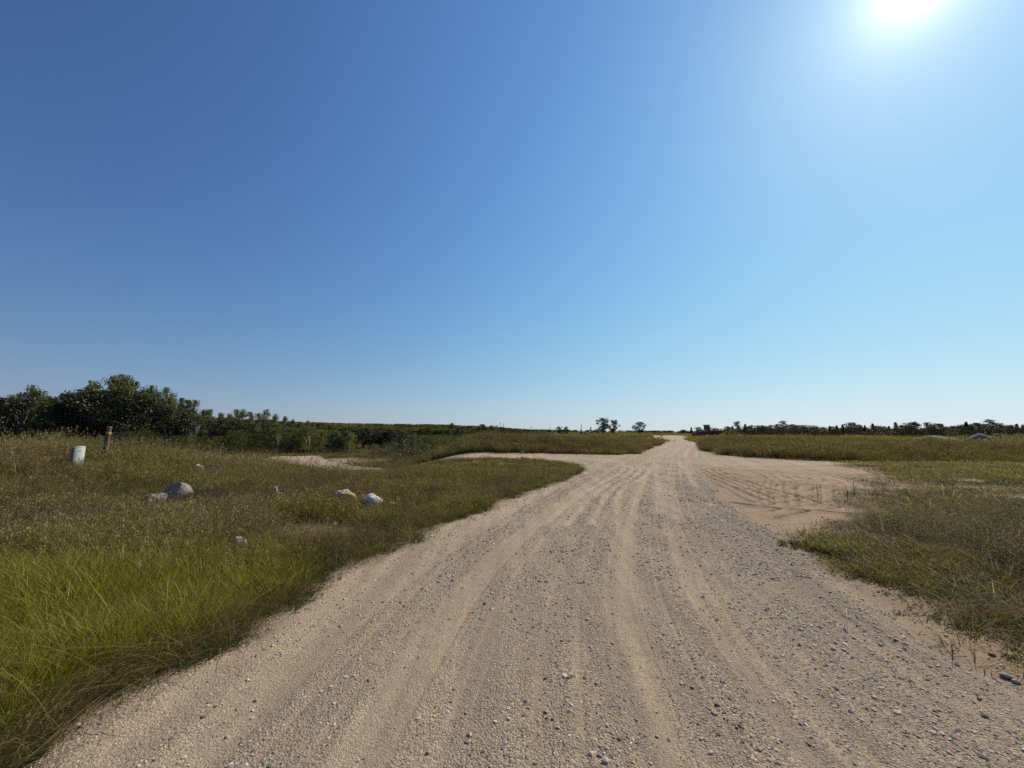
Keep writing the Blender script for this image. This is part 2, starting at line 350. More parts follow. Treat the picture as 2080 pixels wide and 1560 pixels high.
# ------------------------------------------------------------------ terrain: one graded grid, cut into ground / road / clearing
def terrain():
    fan = np.radians(np.concatenate([np.arange(-66, 17, .215), np.arange(17, 44, .10), np.arange(44, 66.01, .215)])); nf = len(fan); rest = np.radians(np.linspace(66, 294, 90)[1:-1])
    th = np.concatenate([fan, rest]); rr = np.exp(np.linspace(math.log(.55), math.log(4200), 2050)); nr, nt_ = len(rr), len(th)
    T, RR = np.meshgrid(th, rr); x = (np.sin(T) * RR).ravel(); y = (np.cos(T) * RR).ravel() - .3
    sr, dd = masks(x, y); z, on, loose, od, lt = zfine(x, y, sr, dd, True)
    pit = poly_sd(PIT, x, y) + 2.5 * (fbm(x * .3, y * .3, 71, 3) - .5)
    st = poly_sd(STONY, x, y) + .8 * (fbm(x * 2, y * 2, 72, 3) - .5)
    r = np.hypot(x, y)
    sparse = ss(5.5, 8, x) * ss(6.5, 9.5, y) * (1 - ss(20, 24, y)) * (.35 + .65 * ss(.42, .6, fbm(x * .35, y * .8, 73, 4)))
    edge = ss(1.3, .3, sr) * ss(3, 3.3, x) * (1 - ss(22, 30, y)) * .9
    farp = ss(120, 170, y) * (1 - ss(300, 500, y)) * ss(.45, .6, fbm(x * .02, y * .05, 74, 3)) * .6
    field = ss(38, 60, y) * ss(0, 30, x + 8) * .55 * ss(.35, .6, fbm(x * .05, y * .15, 76, 3))
    field2 = np.maximum(np.exp(-((x - 23) / 14) ** 2 - ((y - 92) / 14) ** 2), 0) * .9
    sand = np.clip(np.maximum.reduce([od, ss(1.2, -1, pit) * .5, ss(.2, -.1, st) * .55, sparse, edge, farp, field, field2]), 0, 1)
    sand = np.clip(sand * (.75 + .5 * fbm(x * 1.5, y * 1.5, 75, 3)), 0, 1)
    i = np.arange(nr - 1)[:, None] * nt_; j = np.arange(nt_); j2 = (j + 1) % nt_
    A = i + j; B = i + j2; Fq = np.stack([A, A + nt_, B + nt_, B], -1).reshape(-1, 4)
    cent = len(x); V = np.stack([x, y, z], 1)
    fr = (sr[Fq].mean(1) < 0); fd = (~fr) & (dd[Fq].mean(1) < 0)
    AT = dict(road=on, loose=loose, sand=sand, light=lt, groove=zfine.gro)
    def part(name, mask, close=False):
        f = Fq[mask]; u, inv = np.unique(f, return_inverse=True); vv = V[u]; f = inv.reshape(-1, 4); a = {k: q[u] for k, q in AT.items()}
        me = np_mesh(name, vv, f, a, True); o = link(name, me, EARTH); return o
    g = part('ground', ~(fr | fd)); tag(g, kind='structure')
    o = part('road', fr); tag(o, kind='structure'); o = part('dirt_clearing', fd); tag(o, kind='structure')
    # small cap under the tripod point so the sheet has no hole
    ring = V[:nt_]; cv = np.vstack([ring, [[0, -.3, ring[:, 2].mean()]]]); cf = np.stack([np.arange(nt_), (np.arange(nt_) + 1) % nt_, np.full(nt_, nt_)], 1)
    me = np_mesh('road_centre', cv, cf, dict(road=np.ones(nt_ + 1), loose=np.full(nt_ + 1, .3), sand=np.zeros(nt_ + 1), light=np.zeros(nt_ + 1), groove=np.zeros(nt_ + 1)), True)
    o = link('road', me, EARTH); tag(o, kind='structure')
terrain()

# ------------------------------------------------------------------ scattering through geometry nodes
def proto_col(name, meshes):
    c = bpy.data.collections.new(name)
    for i, me in enumerate(meshes):
        o = bpy.data.objects.new(name, me); c.objects.link(o)
    return c
def scatter(name, col, n_var, P, scale, rz, label, cat, tilt=None, sz=None, idx=None):
    N = len(P); me = bpy.data.meshes.new(name); me.vertices.add(N); me.vertices.foreach_set('co', np.asarray(P, np.float32).ravel())
    def fa(k, ty, v, f): a = me.attributes.new(k, ty, 'POINT'); a.data.foreach_set(f, v)
    sz = np.ones(N) if sz is None else sz
    fa('isc', 'FLOAT_VECTOR', np.stack([scale, scale, scale * sz], 1).astype(np.float32).ravel(), 'vector')
    tl = np.zeros((N, 2)) if tilt is None else tilt
    fa('irot', 'FLOAT_VECTOR', np.stack([tl[:, 0], tl[:, 1], rz], 1).astype(np.float32).ravel(), 'vector')
    fa('ivar', 'INT', (rng.integers(0, n_var, N) if idx is None else idx).astype(np.int32), 'value')
    o = link(name, me); tag(o, label, cat, None, 'stuff')
    g = bpy.data.node_groups.new(name, 'GeometryNodeTree'); g.interface.new_socket('Geometry', in_out='INPUT', socket_type='NodeSocketGeometry'); g.interface.new_socket('Geometry', in_out='OUTPUT', socket_type='NodeSocketGeometry')
    gi = g.nodes.new('NodeGroupInput'); go = g.nodes.new('NodeGroupOutput'); ip = g.nodes.new('GeometryNodeInstanceOnPoints'); ci = g.nodes.new('GeometryNodeCollectionInfo')
    ci.inputs['Collection'].default_value = col; ci.inputs['Separate Children'].default_value = True; ci.inputs['Reset Children'].default_value = True
    def na(k, ty):
        a = g.nodes.new('GeometryNodeInputNamedAttribute'); a.data_type = ty; a.inputs[0].default_value = k; return [q for q in a.outputs if q.enabled and q.name == 'Attribute'][0]
    g.links.new(gi.outputs[0], ip.inputs['Points']); g.links.new(ci.outputs[0], ip.inputs['Instance']); ip.inputs['Pick Instance'].default_value = True
    g.links.new(na('ivar', 'INT'), ip.inputs['Instance Index']); g.links.new(na('irot', 'FLOAT_VECTOR'), ip.inputs['Rotation']); g.links.new(na('isc', 'FLOAT_VECTOR'), ip.inputs['Scale'])
    g.links.new(ip.outputs[0], go.inputs[0]); md = o.modifiers.new('scatter', 'NODES'); md.node_group = g
    return o
def polar(N, r0, r1, a0=-64, a1=64):
    r = np.exp(rng.uniform(math.log(r0), math.log(r1), N)); a = np.radians(rng.uniform(a0, a1, N)); return np.sin(a) * r, np.cos(a) * r - .2

# ---- tuft builder
def tuft(nb, rad, h0, h1, w, lean=.35, curve=.4, seg=3, seed=0, heads=0.0, head=(.05, .012), leafy=0, leaf=.03, tipstart=.5, flat=1.0):
    g = np.random.default_rng(seed); V = []; Fc = []; tip = []; lv = []
    for b in range(nb):
        a = g.uniform(0, 6.283); q = rad * math.sqrt(g.random()); bx, by = q * math.cos(a), q * math.sin(a)
        h = g.uniform(h0, h1); da = g.uniform(0, 6.283) if g.random() < .5 else a + g.normal(0, .6); dx, dy = math.cos(da), math.sin(da)
        ln = abs(g.normal(0, lean)) * h; cv = g.uniform(.2, 1) * curve * h; wa = g.uniform(0, 6.283); wx, wy = math.cos(wa), math.sin(wa); L = g.random(); v0 = len(V)
        for s in range(seg + 1):
            t = s / seg; o = ln * t + cv * t * t; zz = h * t * (1 - .28 * curve * t) - .02; ww = w * (1 - t ** 1.6) * .5 + w * .05
            for sg in (-1, 1): V.append((bx + dx * o + wx * ww * sg, by + dy * o + wy * ww * sg, zz)); tip.append(max(0, (t - tipstart) / (1.001 - tipstart))); lv.append(L)
        for s in range(seg): k = v0 + 2 * s; Fc.append((k, k + 1, k + 3, k + 2))
        ex, ey, ez = bx + dx * (ln + cv), by + dy * (ln + cv), h * (1 - .28 * curve) - .02
        if g.random() < heads:
            for k in range(7):
                cx, cy, cz = ex + g.normal(0, head[1]), ey + g.normal(0, head[1]), ez + g.uniform(-head[0], head[0]); d = g.normal(0, 1, (2, 3)); d /= np.linalg.norm(d, axis=1)[:, None] + 1e-6; s_ = head[1] * g.uniform(.7, 1.3); v0 = len(V)
                c = np.array([cx, cy, cz])
                for q_ in (d[0] * s_ * .5, d[1] * s_ * .5, -d[0] * s_ * .5, -d[1] * s_ * .5): V.append(tuple(c + q_ + np.array([0, 0, q_[2]]))); tip.append(1.0); lv.append(L)
                Fc.append((v0, v0 + 1, v0 + 2, v0 + 3))
        for k in range(leafy):
            t = g.uniform(.12, 1); o = ln * t + cv * t * t; c = np.array([bx + dx * o, by + dy * o, h * t * (1 - .28 * curve * t) - .02]); aa = g.uniform(0, 6.283); el = g.uniform(-.3, .9); ls = leaf * g.uniform(.5, 1.2) * (1.15 - .6 * t)
            u = np.array([math.cos(aa) * math.cos(el), math.sin(aa) * math.cos(el), math.sin(el)]); v = np.array([-math.sin(aa), math.cos(aa), g.uniform(-.4, .4)]); v0 = len(V)
            for q_ in (u * 0, u * ls * .5 + v * ls * .2, u * ls, u * ls * .5 - v * ls * .2): V.append(tuple(c + q_)); tip.append(.0); lv.append(L)
            Fc.append((v0, v0 + 1, v0 + 2, v0 + 3))
    return np_mesh('tuft', np.array(V) * (1, 1, flat), Fc, dict(tip=tip, lv=lv))
def protos(name, mat, n, **k):
    ms = []
    for i in range(n):
        me = tuft(seed=hash_(name) + i, **k); me.materials.append(mat); ms.append(me)
    return proto_col(name, ms)
def hash_(s): return sum(ord(c) * (i + 3) for i, c in enumerate(s)) % 10007

M_lush = leafmat('lush_grass', (.205, .205, .022), (.145, .160, .022), (.33, .28, .06), .42, .45, .9, .35)
M_mead = leafmat('meadow_grass', (.088, .118, .016), (.130, .110, .028), (.28, .22, .085), .36, .55, .42, .7)
M_dry = leafmat('dry_grass', (.21, .155, .065), (.15, .11, .048), (.33, .25, .115), .3, .6, .8, .45)
M_weed = leafmat('weed', (.055, .078, .018), (.11, .088, .030), (.19, .12, .055), .3, .6, .5, .5)
M_grey = leafmat('grey_weed', (.115, .115, .05), (.10, .082, .042), (.24, .20, .12), .25, .6, .7, .4)
M_rust = leafmat('rusty_weed', (.12, .06, .032), (.09, .062, .03), (.19, .12, .07), .25, .6, .8, .4)
M_berm = leafmat('berm_weed', (.092, .116, .026), (.105, .075, .046), (.19, .155, .075), .36, .6, .20, .65)
M_low = leafmat('clover', (.05, .082, .024), (.085, .095, .03), (.14, .15, .06), .3, .7, 1.2, .4, .08)

def lush_sd(x, y): return poly_sd(LUSH, x, y) + .7 * (fbm(x * 1.3, y * 1.3, 81, 3) - .5)
def make_veg():
    def place(name, col, nv, x, y, keep, sc, label, cat, sz=None, tl=.08, zo=0):
        k = np.nonzero(keep)[0]; x = x[k]; y = y[k]; z = zfine(x, y) + zo; n = len(k)
        s = (np.full(n, sc) if np.isscalar(sc) else sc[k]) * np.exp(rng.normal(0, .18, n))
        return scatter(name, col, nv, np.stack([x, y, z], 1), s, rng.uniform(0, 6.283, n), label, cat, rng.normal(0, tl, (n, 2)), None if sz is None else sz[k])
    def setup(N, r0, r1):
        x, y = polar(N, r0, r1); sr, dd = masks(x, y); return x, y, sr, dd, np.hypot(x, y), rng.random(N)
    left = lambda x, y: ss(.5, -.5, x - (.45 * y))          # left of the road line
    def dens(x, y, sr, dd):
        """share of cover by the tall meadow, 0..1"""
        leftm = (x < .42 * y - .5); rc = rock_clear(x, y)
        st = poly_sd(STONY, x, y) + .5 * (fbm(x * 2, y * 2, 72, 3) - .5); pit = poly_sd(PIT, x, y)
        dl = ss(.0, .32, sr) * (1 - .97 * ss(.25, -.1, st)) * (1 - .96 * ss(1.2, -.3, pit + 2 * (fbm(x * .3, y * .3, 71, 3) - .5)))
        wv = fbm(x * .7, y * .7, 90, 3)
        near = ss(.6, 2.6, sr + 2.4 * (wv - .5)) * (1 - ss(4.6, 7.6, y - .12 * x + 2.0 * (wv - .5)))
        mid = ss(5, 8, y) * (1 - ss(20.5, 23.5, y)) * .16 * ss(.48, .62, fbm(x * .4, y * .5, 92, 3)) * ss(.3, 1.2, sr) * ss(.2, 1.0, dd)
        berm = ss(21.8, 23.3, y) * ss(.3, 1.2, sr)
        return np.where(leftm, dl * rc * (.16 + .84 * ss(.40, .52, fbm(x * .6, y * .9, 107, 4) + .10 * ss(9, 12, y) + .12 * ss(-6, -10, x))), np.maximum.reduce([near * (.3 + .7 * ss(.38, .52, fbm(x * .9, y * .9, 120, 3))), mid, berm]) * ss(0, .5, dd))
    # --- near grass: lush patch
    x, y, sr, dd, r, u = setup(60000, 1.3, 7.5); L = lush_sd(x, y)
    C = protos('lush_tuft', M_lush, 7, nb=26, rad=.07, h0=.16, h1=.36, w=.0062, lean=.28, curve=.42, seg=4, heads=.0, tipstart=.55)
    place('lush_grass', C, 7, x, y, (u < .95 * ss(.9, -.7, L)) & (sr > .28), np.clip(.72 + .5 * (fbm(x * 1.1, y * 1.1, 83, 2) - .2), .6, 1.15) * ss(-.1, .7, sr + .1) ** .5, 'bright yellow green grass growing tall in the left foreground', 'grass')
    C2 = protos('dry_tuft', M_dry, 5, nb=18, rad=.09, h0=.10, h1=.30, w=.004, lean=.9, curve=.8, seg=4, tipstart=.7)
    w = fbm(x * 1.8, y * 1.8, 84, 3)
    # --- meadow (left) near / mid / far
    Cn = protos('meadow_near', M_mead, 7, nb=26, rad=.09, h0=.12, h1=.40, w=.0048, lean=.38, curve=.45, seg=4, heads=.10, head=(.022, .009))
    Cm = protos('meadow_mid', M_mead, 6, nb=44, rad=.2, h0=.12, h1=.42, w=.008, lean=.35, curve=.4, seg=2, heads=.12, head=(.03, .016))
    Cf = protos('meadow_far', M_mead, 5, nb=60, rad=.5, h0=.15, h1=.45, w=.022, lean=.3, curve=.35, seg=2, heads=.06, head=(.04, .03))
    Cg = protos('berm_far', M_berm, 6, nb=80, rad=.55, h0=.25, h1=.85, w=.02, lean=.28, curve=.3, seg=2, heads=.3, head=(.05, .04))
    D = dens(x, y, sr, dd)
    lf = x < .42 * y - .5
    place('meadow_grass', Cn, 7, x, y, lf & (u < D * .9 * ss(-1.0, .4, L)) & (sr > .12), np.clip((.35 + .5 * ss(.1, 1.2, sr)) * (.6 + .8 * fbm(x * .9, y * .9, 108, 2)), .3, .85), 'olive green meadow grass close to the left road edge', 'grass')
    x, y, sr, dd, r, u = setup(60000, 6.2, 19); D = dens(x, y, sr, dd); lf = x < .42 * y - .5; w = fbm(x * .6, y * .6, 94, 3)
    place('meadow_grass', Cm, 6, x, y, lf & (u < D * .8), np.clip(.30 + .9 * (w - .3) + .12 * ss(0, 1.5, sr) + .22 * ss(-6, -11, x), .26, .95) * (1 - .45 * ss(14, 17, y) * ss(-9, -4, x)), 'olive and straw coloured meadow grass on the left rise', 'grass')
    x, y, sr, dd, r, u = setup(46000, 17, 75); D = dens(x, y, sr, dd); lf = x < .42 * y - .5; w = fbm(x * .25, y * .25, 95, 3)
    bermz = ((y > 27.5) & (x > -9))
    place('meadow_grass', Cf, 5, x, y, lf & (u < D * .75) & ~bermz, np.clip(.3 + .6 * w, .3, .8) * (1 - .5 * (1 - ss(23, 26, y)) * ss(-9, -4, x)), 'short olive grass on the far left flats', 'grass')
    place('roadside_weeds', Cg, 6, x, y, (u < D * .8) & bermz & (x < .42 * y + 3), np.clip(.25 + .8 * (w - .1), .3, .85), 'tall olive weeds on the bank behind the side road', 'weeds')
    place('roadside_weeds', Cg, 6, x, y, (~lf) & (u < D * .95) & (y > 21.5) & (r < 80), np.clip(.3 + .75 * (w - .1), .35, .9) * (.55 + .45 * ss(22, 24.5, y)), 'dense tall olive weeds filling the bank right of the far road', 'weeds')
    x, y, sr, dd, r, u = setup(16000, 70, 420); w = fbm(x * .02, y * .05, 96, 3)
    Cv = protos('field_far', M_mead, 4, nb=70, rad=1.6, h0=.15, h1=.5, w=.08, lean=.3, curve=.3, seg=1)
    place('field_grass', Cv, 4, x, y, (sr > 1) & (u < ss(.38, .55, w)) & (poly_sd([(9, 80), (34, 80), (50, 100), (38, 108), (9, 104)], x, y) > 0) & (np.hypot((x - 55) / 9, (y - 103) / 12) > 1), 1 + r / 180, 'low olive and brown grass across the distant flat field', 'grass')
    # --- thatch and dry grass at the left edge and in patches
    x, y, sr, dd, r, u = setup(52000, 1.4, 17); w = fbm(x * 1.2, y * 1.2, 97, 3); lf = x < .42 * y - .5
    place('dry_grass', C2, 5, x, y, lf & (sr > .1) & (sr < .85) & (u < .55 * ss(.36, .55, w + .12 * (r < 4))), np.clip(.6 + .5 * w, .5, 1.1), 'fallen straw coloured grass along the left road edge', 'grass')
    place('dry_grass', C2, 5, x, y, (sr > .3) & (dd > .3) & (r < 15) & (u < .12 + .4 * ss(.5, .62, w)) & ((x < .42 * y) | (u < .10)) & ((lush_sd(x, y) > .2)), np.clip(.55 + r * .06, .7, 1.4), 'straw coloured dry grass scattered through the meadow', 'grass')
    # --- low green ground cover on both margins
    Cl = protos('clover_tuft', M_low, 6, nb=14, rad=.09, h0=.02, h1=.075, w=.003, lean=.9, curve=.6, seg=2, leafy=5, leaf=.026)
    x, y, sr, dd, r, u = setup(70000, 1.6, 20); w = fbm(x * 2.2, y * 2.2, 98, 3); lf = x < .42 * y - .5
    place('ground_cover', Cl, 6, x, y, lf & (sr > -.02) & (sr < .5) & (u < .75 * ss(.35, .5, w)), np.clip(.8 + r * .05, .8, 1.6), 'short green plants creeping over the left road edge', 'ground cover')
    sp = ss(.05, .8, sr) * (1 - ss(22, 26, y)) * ss(-.3, 1.6, dd)
    patch = ss(.42, .54, fbm(x * .55, y * 1.0, 99, 4)) * .85 + .15
    place('ground_cover', Cl, 6, x, y, (~lf) & (u < sp * patch * (.4 + .6 * ss(.38, .55, w))), np.clip(.8 + r * .06, .8, 1.8), 'low patchy weeds on the bare sand right of the road', 'ground cover')
    Cs = protos('stubble', M_dry, 5, nb=16, rad=.16, h0=.02, h1=.12, w=.006, lean=.9, curve=.6, seg=2)
    place('dry_ground_cover', Cs, 5, x, y, (~lf) & (rng.random(len(x)) < sp * .42 * ss(.4, .55, fbm(x * .8, y * 1.2, 101, 3))), np.clip(.8 + r * .09, .8, 2.2), 'short brown dry plants on the sand right of the road', 'ground cover')
    # --- field behind: wide low mats
    Cx = protos('mat_low', M_mead, 6, nb=60, rad=.38, h0=.02, h1=.11, w=.012, lean=.8, curve=.5, seg=1, leafy=1, leaf=.03)
    Cy = protos('mat_dry', M_rust, 4, nb=46, rad=.36, h0=.02, h1=.10, w=.010, lean=.9, curve=.5, seg=1, leafy=1, leaf=.03)
    x, y, sr, dd, r, u = setup(110000, 6, 60); sp = ss(.05, .8, sr) * (1 - ss(23, 27, y - .12 * x)) * ss(0, 1.6, dd); ft = fbm(x * .28, y * .85, 111, 5); rt = (x > .42 * y + 1)
    place('ground_cover', Cx, 6, x, y, rt & (u < sp * (.05 + .72 * ss(.49, .60, ft + .10 * ss(11, 17, y) + .05 * ss(12, 20, x)))), np.clip(.6 + r * .028, .6, 1.4), 'low green and olive mats of weeds across the sandy field at the right', 'ground cover')
    place('dry_ground_cover', Cy, 4, x, y, rt & (rng.random(len(x)) < .30 * sp * ss(.45, .6, fbm(x * .3 + 50, y * .8, 112, 4))), np.clip(.6 + r * .025, .6, 1.2), 'reddish brown low plants across the sandy field at the right', 'ground cover')
    # --- right near weeds
    Cw = protos('weed_near', M_weed, 8, nb=11, rad=.08, h0=.14, h1=.48, w=.003, lean=.28, curve=.2, seg=3, leafy=30, leaf=.024, heads=.4, head=(.03, .010))
    Cwg = protos('grey_near', M_grey, 5, nb=14, rad=.08, h0=.14, h1=.42, w=.0028, lean=.4, curve=.3, seg=3, leafy=9, leaf=.022, heads=.7, head=(.03, .011))
    Cwr = protos('rust_near', M_rust, 4, nb=10, rad=.07, h0=.18, h1=.5, w=.003, lean=.3, curve=.2, seg=3, leafy=12, leaf=.024, heads=.8, head=(.035, .012))
    x, y, sr, dd, r, u = setup(60000, 2.2, 12.5); D = dens(x, y, sr, dd); rt = ~(x < .42 * y - .5); w = fbm(x * .9, y * .9, 103, 3); v = rng.random(len(x))
    hgt = np.clip(.35 + .45 * ss(.7, 2.6, sr) + .35 * ss(4.5, 8, x), .35, 1.2) * (.78 + .3 * ss(4.5, 6, x)) * (1 - .35 * ss(4, 7, y)) * (.65 + .7 * fbm(x * .8, y * .8, 109, 3))
    q = u < D * .7
    place('tall_weeds', Cw, 8, x, y, rt & q & (v < .62), hgt, 'dense dark green leafy weeds beside the right road edge', 'weeds')
    place('tall_weeds', Cn, 7, x, y, rt & (u < D * .40) & (v > .55), hgt * .8, 'thin olive grass among the weeds at the right', 'grass')
    place('grey_weeds', Cwg, 5, x, y, rt & q & (v > .62) & (w > .47), hgt * 1.05, 'greyish seedy weeds at the right', 'weeds')
    place('brown_weeds', Cwr, 4, x, y, rt & q & (v > .55) & (v < .8) & (w < .5), hgt * 1.05, 'reddish brown weeds at the right', 'weeds')
    # weeds on the left meadow, in patches
    x, y, sr, dd, r, u = setup(30000, 3, 24); w = fbm(x * .5, y * .5, 104, 3); v = rng.random(len(x)); lf = (x < .42 * y - .5) & (lush_sd(x, y) > .2) & (sr > .35)
    hs_ = (.75 + r * .022) * (.7 + .6 * fbm(x * .7, y * .7, 110, 2)); hs_ = hs_ * (1 - .55 * ss(14, 17, y) * (1 - ss(24, 26, y)) * ss(-9, -4, x)); rc_ = rock_clear(x, y); u = u + (1 - rc_) * .9
    place('tall_weeds', Cw, 8, x, y, lf & (u < .42 * ss(.48, .58, w)), hs_, 'leafy green weeds in patches on the left meadow', 'weeds')
    place('grey_weeds', Cwg, 5, x, y, lf & (u < .42 * ss(.5, .42, w)) & (r > 5.5), hs_, 'greyish weeds in patches on the left meadow', 'weeds')
    w2 = np.exp(-((x + 3.9) / 1.3) ** 2 - ((y - 7.6) / 1.3) ** 2) * .8 + .28 * ss(.5, .6, fbm(x * .4, y * .4, 105, 3))
    place('brown_weeds', Cwr, 4, x, y, lf & (u < w2) & (v < .8), hs_, 'reddish brown weeds around the boulders on the left', 'weeds')
    x, y, sr, dd, r, u = setup(26000, 20, 55); w = fbm(x * .22, y * .35, 130, 3); bk = (y > 22.8) & (sr > .6) & ~((y < 28.3) & (x < .42 * y)); v = rng.random(len(x))
    place('grey_weeds', Cwg, 5, x, y, bk & (u < .55 * ss(.5, .6, w)), 1.1 + r * .018, 'greyish seedy weeds in patches on the banks', 'weeds')
    place('brown_weeds', Cwr, 4, x, y, bk & (u < .5 * ss(.48, .38, w)), 1.1 + r * .016, 'reddish brown weeds in patches on the banks', 'weeds')
    place('tall_weeds', Cw, 8, x, y, bk & (u > .93), 1.3 + r * .018, 'taller leafy weeds standing out on the banks', 'weeds')
    # plumes on the skyline of the rise
    Cp = protos('plume', M_dry, 5, nb=8, rad=.18, h0=.45, h1=.8, w=.006, lean=.3, curve=.35, seg=4, heads=1.0, head=(.06, .016), tipstart=.75)
    x, y, sr, dd, r, u = setup(9000, 7, 24)
    place('seeding_grass', Cp, 5, x, y, (x < -5) & (y > 6.5) & (y < 15.5) & (u < .05 + .3 * ss(10, 13, y)), np.full(len(x), .9), 'tall brown seeding grass along the crest of the left rise', 'grass')
make_veg()

# ------------------------------------------------------------------ gravel
def pebble(seed, sub=2):
    g = np.random.default_rng(seed); bm = bmesh.new(); bmesh.ops.create_icosphere(bm, subdivisions=sub, radius=.5)
    pl = g.normal(0, 1, (7, 3)); pl /= np.linalg.norm(pl, axis=1)[:, None]; s = np.array([1, g.uniform(.65, .95), g.uniform(.4, .65)])
    for v in bm.verts:
        c = np.array(v.co)
        for p in pl:
            d = c @ p - g.uniform(.36, .42)
            if d > 0: c = c - p * d
        v.co = c * s
    me = bpy.data.meshes.new('pebble'); bm.to_mesh(me); bm.free(); me.materials.append(PEB); return me
def gravel():
    C = proto_col('pebbles', [pebble(900 + i, 2 if i < 4 else 1) for i in range(8)])
    x, y = polar(430000, 1.5, 22, -60, 60); sr, dd = masks(x, y); z, on, loose, od, lt = zfine(x, y, sr, dd, True); r = np.hypot(x, y)
    u = rng.random(len(x)); k = (sr < .06) & (u < (.12 + .8 * loose) * (.45 + 1.0 * ss(.35, .6, fbm(x * 1.7, y * 1.7, 140, 3)))) & (u > 0)
    x, y, z, r, loose = x[k], y[k], z[k], r[k], loose[k]; n = len(x)
    s = .0042 * np.exp(rng.normal(0, .62, n)) * (1 + .5 * loose) * np.clip(r / 3.5, .85, 3.2)
    s = np.clip(s, .003, .045)
    big = rng.random(n) < .006; s = np.where(big, rng.uniform(.014, .034, n), s)
    scatter('gravel', C, 8, np.stack([x, y, z + s * .04], 1), s, rng.uniform(0, 6.283, n), 'loose grey and tan gravel lying on the road', 'gravel', rng.normal(0, .25, (n, 2)))
    # stones in the stony strip left of the road and along the right edge
    x, y = polar(60000, 3, 14); st = poly_sd(STONY, x, y); sr, dd = masks(x, y); u = rng.random(len(x))
    k = ((st < .15) & (u < .6)) | ((sr > 0) & (sr < .9) & (x > .42 * y) & (u < .10)) | ((dd < 0) & (u < .03)); x, y = x[k], y[k]; n = len(x); z = zfine(x, y)
    s = np.clip(.018 * np.exp(rng.normal(0, .5, n)), .008, .07)
    scatter('gravel', C, 8, np.stack([x, y, z + s * .15], 1), s, rng.uniform(0, 6.283, n), 'scattered pebbles on bare soil beside the road', 'gravel', rng.normal(0, .25, (n, 2)))
gravel()
#PART2
# ------------------------------------------------------------------ trees
def tube(P, r0, r1, n=6, V=None, Fc=None):
    V = [] if V is None else V; Fc = [] if Fc is None else Fc; P = [np.array(p, float) for p in P]
    for i, p in enumerate(P):
        d = P[min(i + 1, len(P) - 1)] - P[max(i - 1, 0)]; d /= np.linalg.norm(d) + 1e-9
        a = np.cross(d, [0, 0, 1] if abs(d[2]) < .9 else [1, 0, 0]); a /= np.linalg.norm(a); b = np.cross(d, a); r = r0 + (r1 - r0) * i / (len(P) - 1)
        for k in range(n): t = 6.28318 * k / n; V.append(p + r * (a * math.cos(t) + b * math.sin(t)))
    base = len(V) - n * len(P)
    for i in range(len(P) - 1):
        for k in range(n): q = base + i * n; Fc.append((q + k, q + (k + 1) % n, q + n + (k + 1) % n, q + n + k))
    return V, Fc
def leaves(C, S, g, up=.0, lvl=None):
    n = len(C); a = g.normal(0, 1, (n, 3)); a[:, 2] *= .8; a /= np.linalg.norm(a, axis=1)[:, None]; b = g.normal(0, 1, (n, 3)); b -= (a * b).sum(1)[:, None] * a; b /= np.linalg.norm(b, axis=1)[:, None]
    S = S[:, None]; V = np.stack([C - a * S * .5, C + b * S * .36, C + a * S * .5, C - b * S * .36], 1).reshape(-1, 3); Fq = np.arange(4 * n).reshape(-1, 4)
    lv = np.repeat(g.random(n) if lvl is None else np.clip(lvl + g.normal(0, .15, n), 0, 1), 4); return V, Fq, dict(lv=lv, tip=np.zeros(4 * n))
M_aspen = leafmat('aspen_leaves', (.085, .100, .026), (.15, .155, .055), None, .42, .5, .35, .45, .2)
M_dark = leafmat('oak_leaves', (.042, .048, .016), (.060, .064, .024), None, .2, .5, .3, .25, .35)
M_farl = leafmat('valley_leaves', (.10, .11, .042), (.15, .135, .06), None, .42, .7, .02, .4, .05)
M_far = leafmat('far_leaves', (.060, .066, .030), (.090, .088, .042), None, .18, .7, .03, .3, .05)
M_con = leafmat('needles', (.018, .030, .014), (.026, .038, .018), None, .1, .6, .3, .3, .2)
M_wil = leafmat('willow_leaves', (.09, .105, .028), (.075, .09, .026), None, .42, .5, .5, .35, .5)
M_sil = leafmat('pale_leaves', (.15, .16, .075), (.11, .125, .05), None, .3, .5, .8, .3, .5)
BARK = plain('bark', (.12, .10, .085), .9, bump=.5); BARKP = plain('pale_bark', (.42, .40, .34), .85, c2=(.16, .15, .13), scale=3)
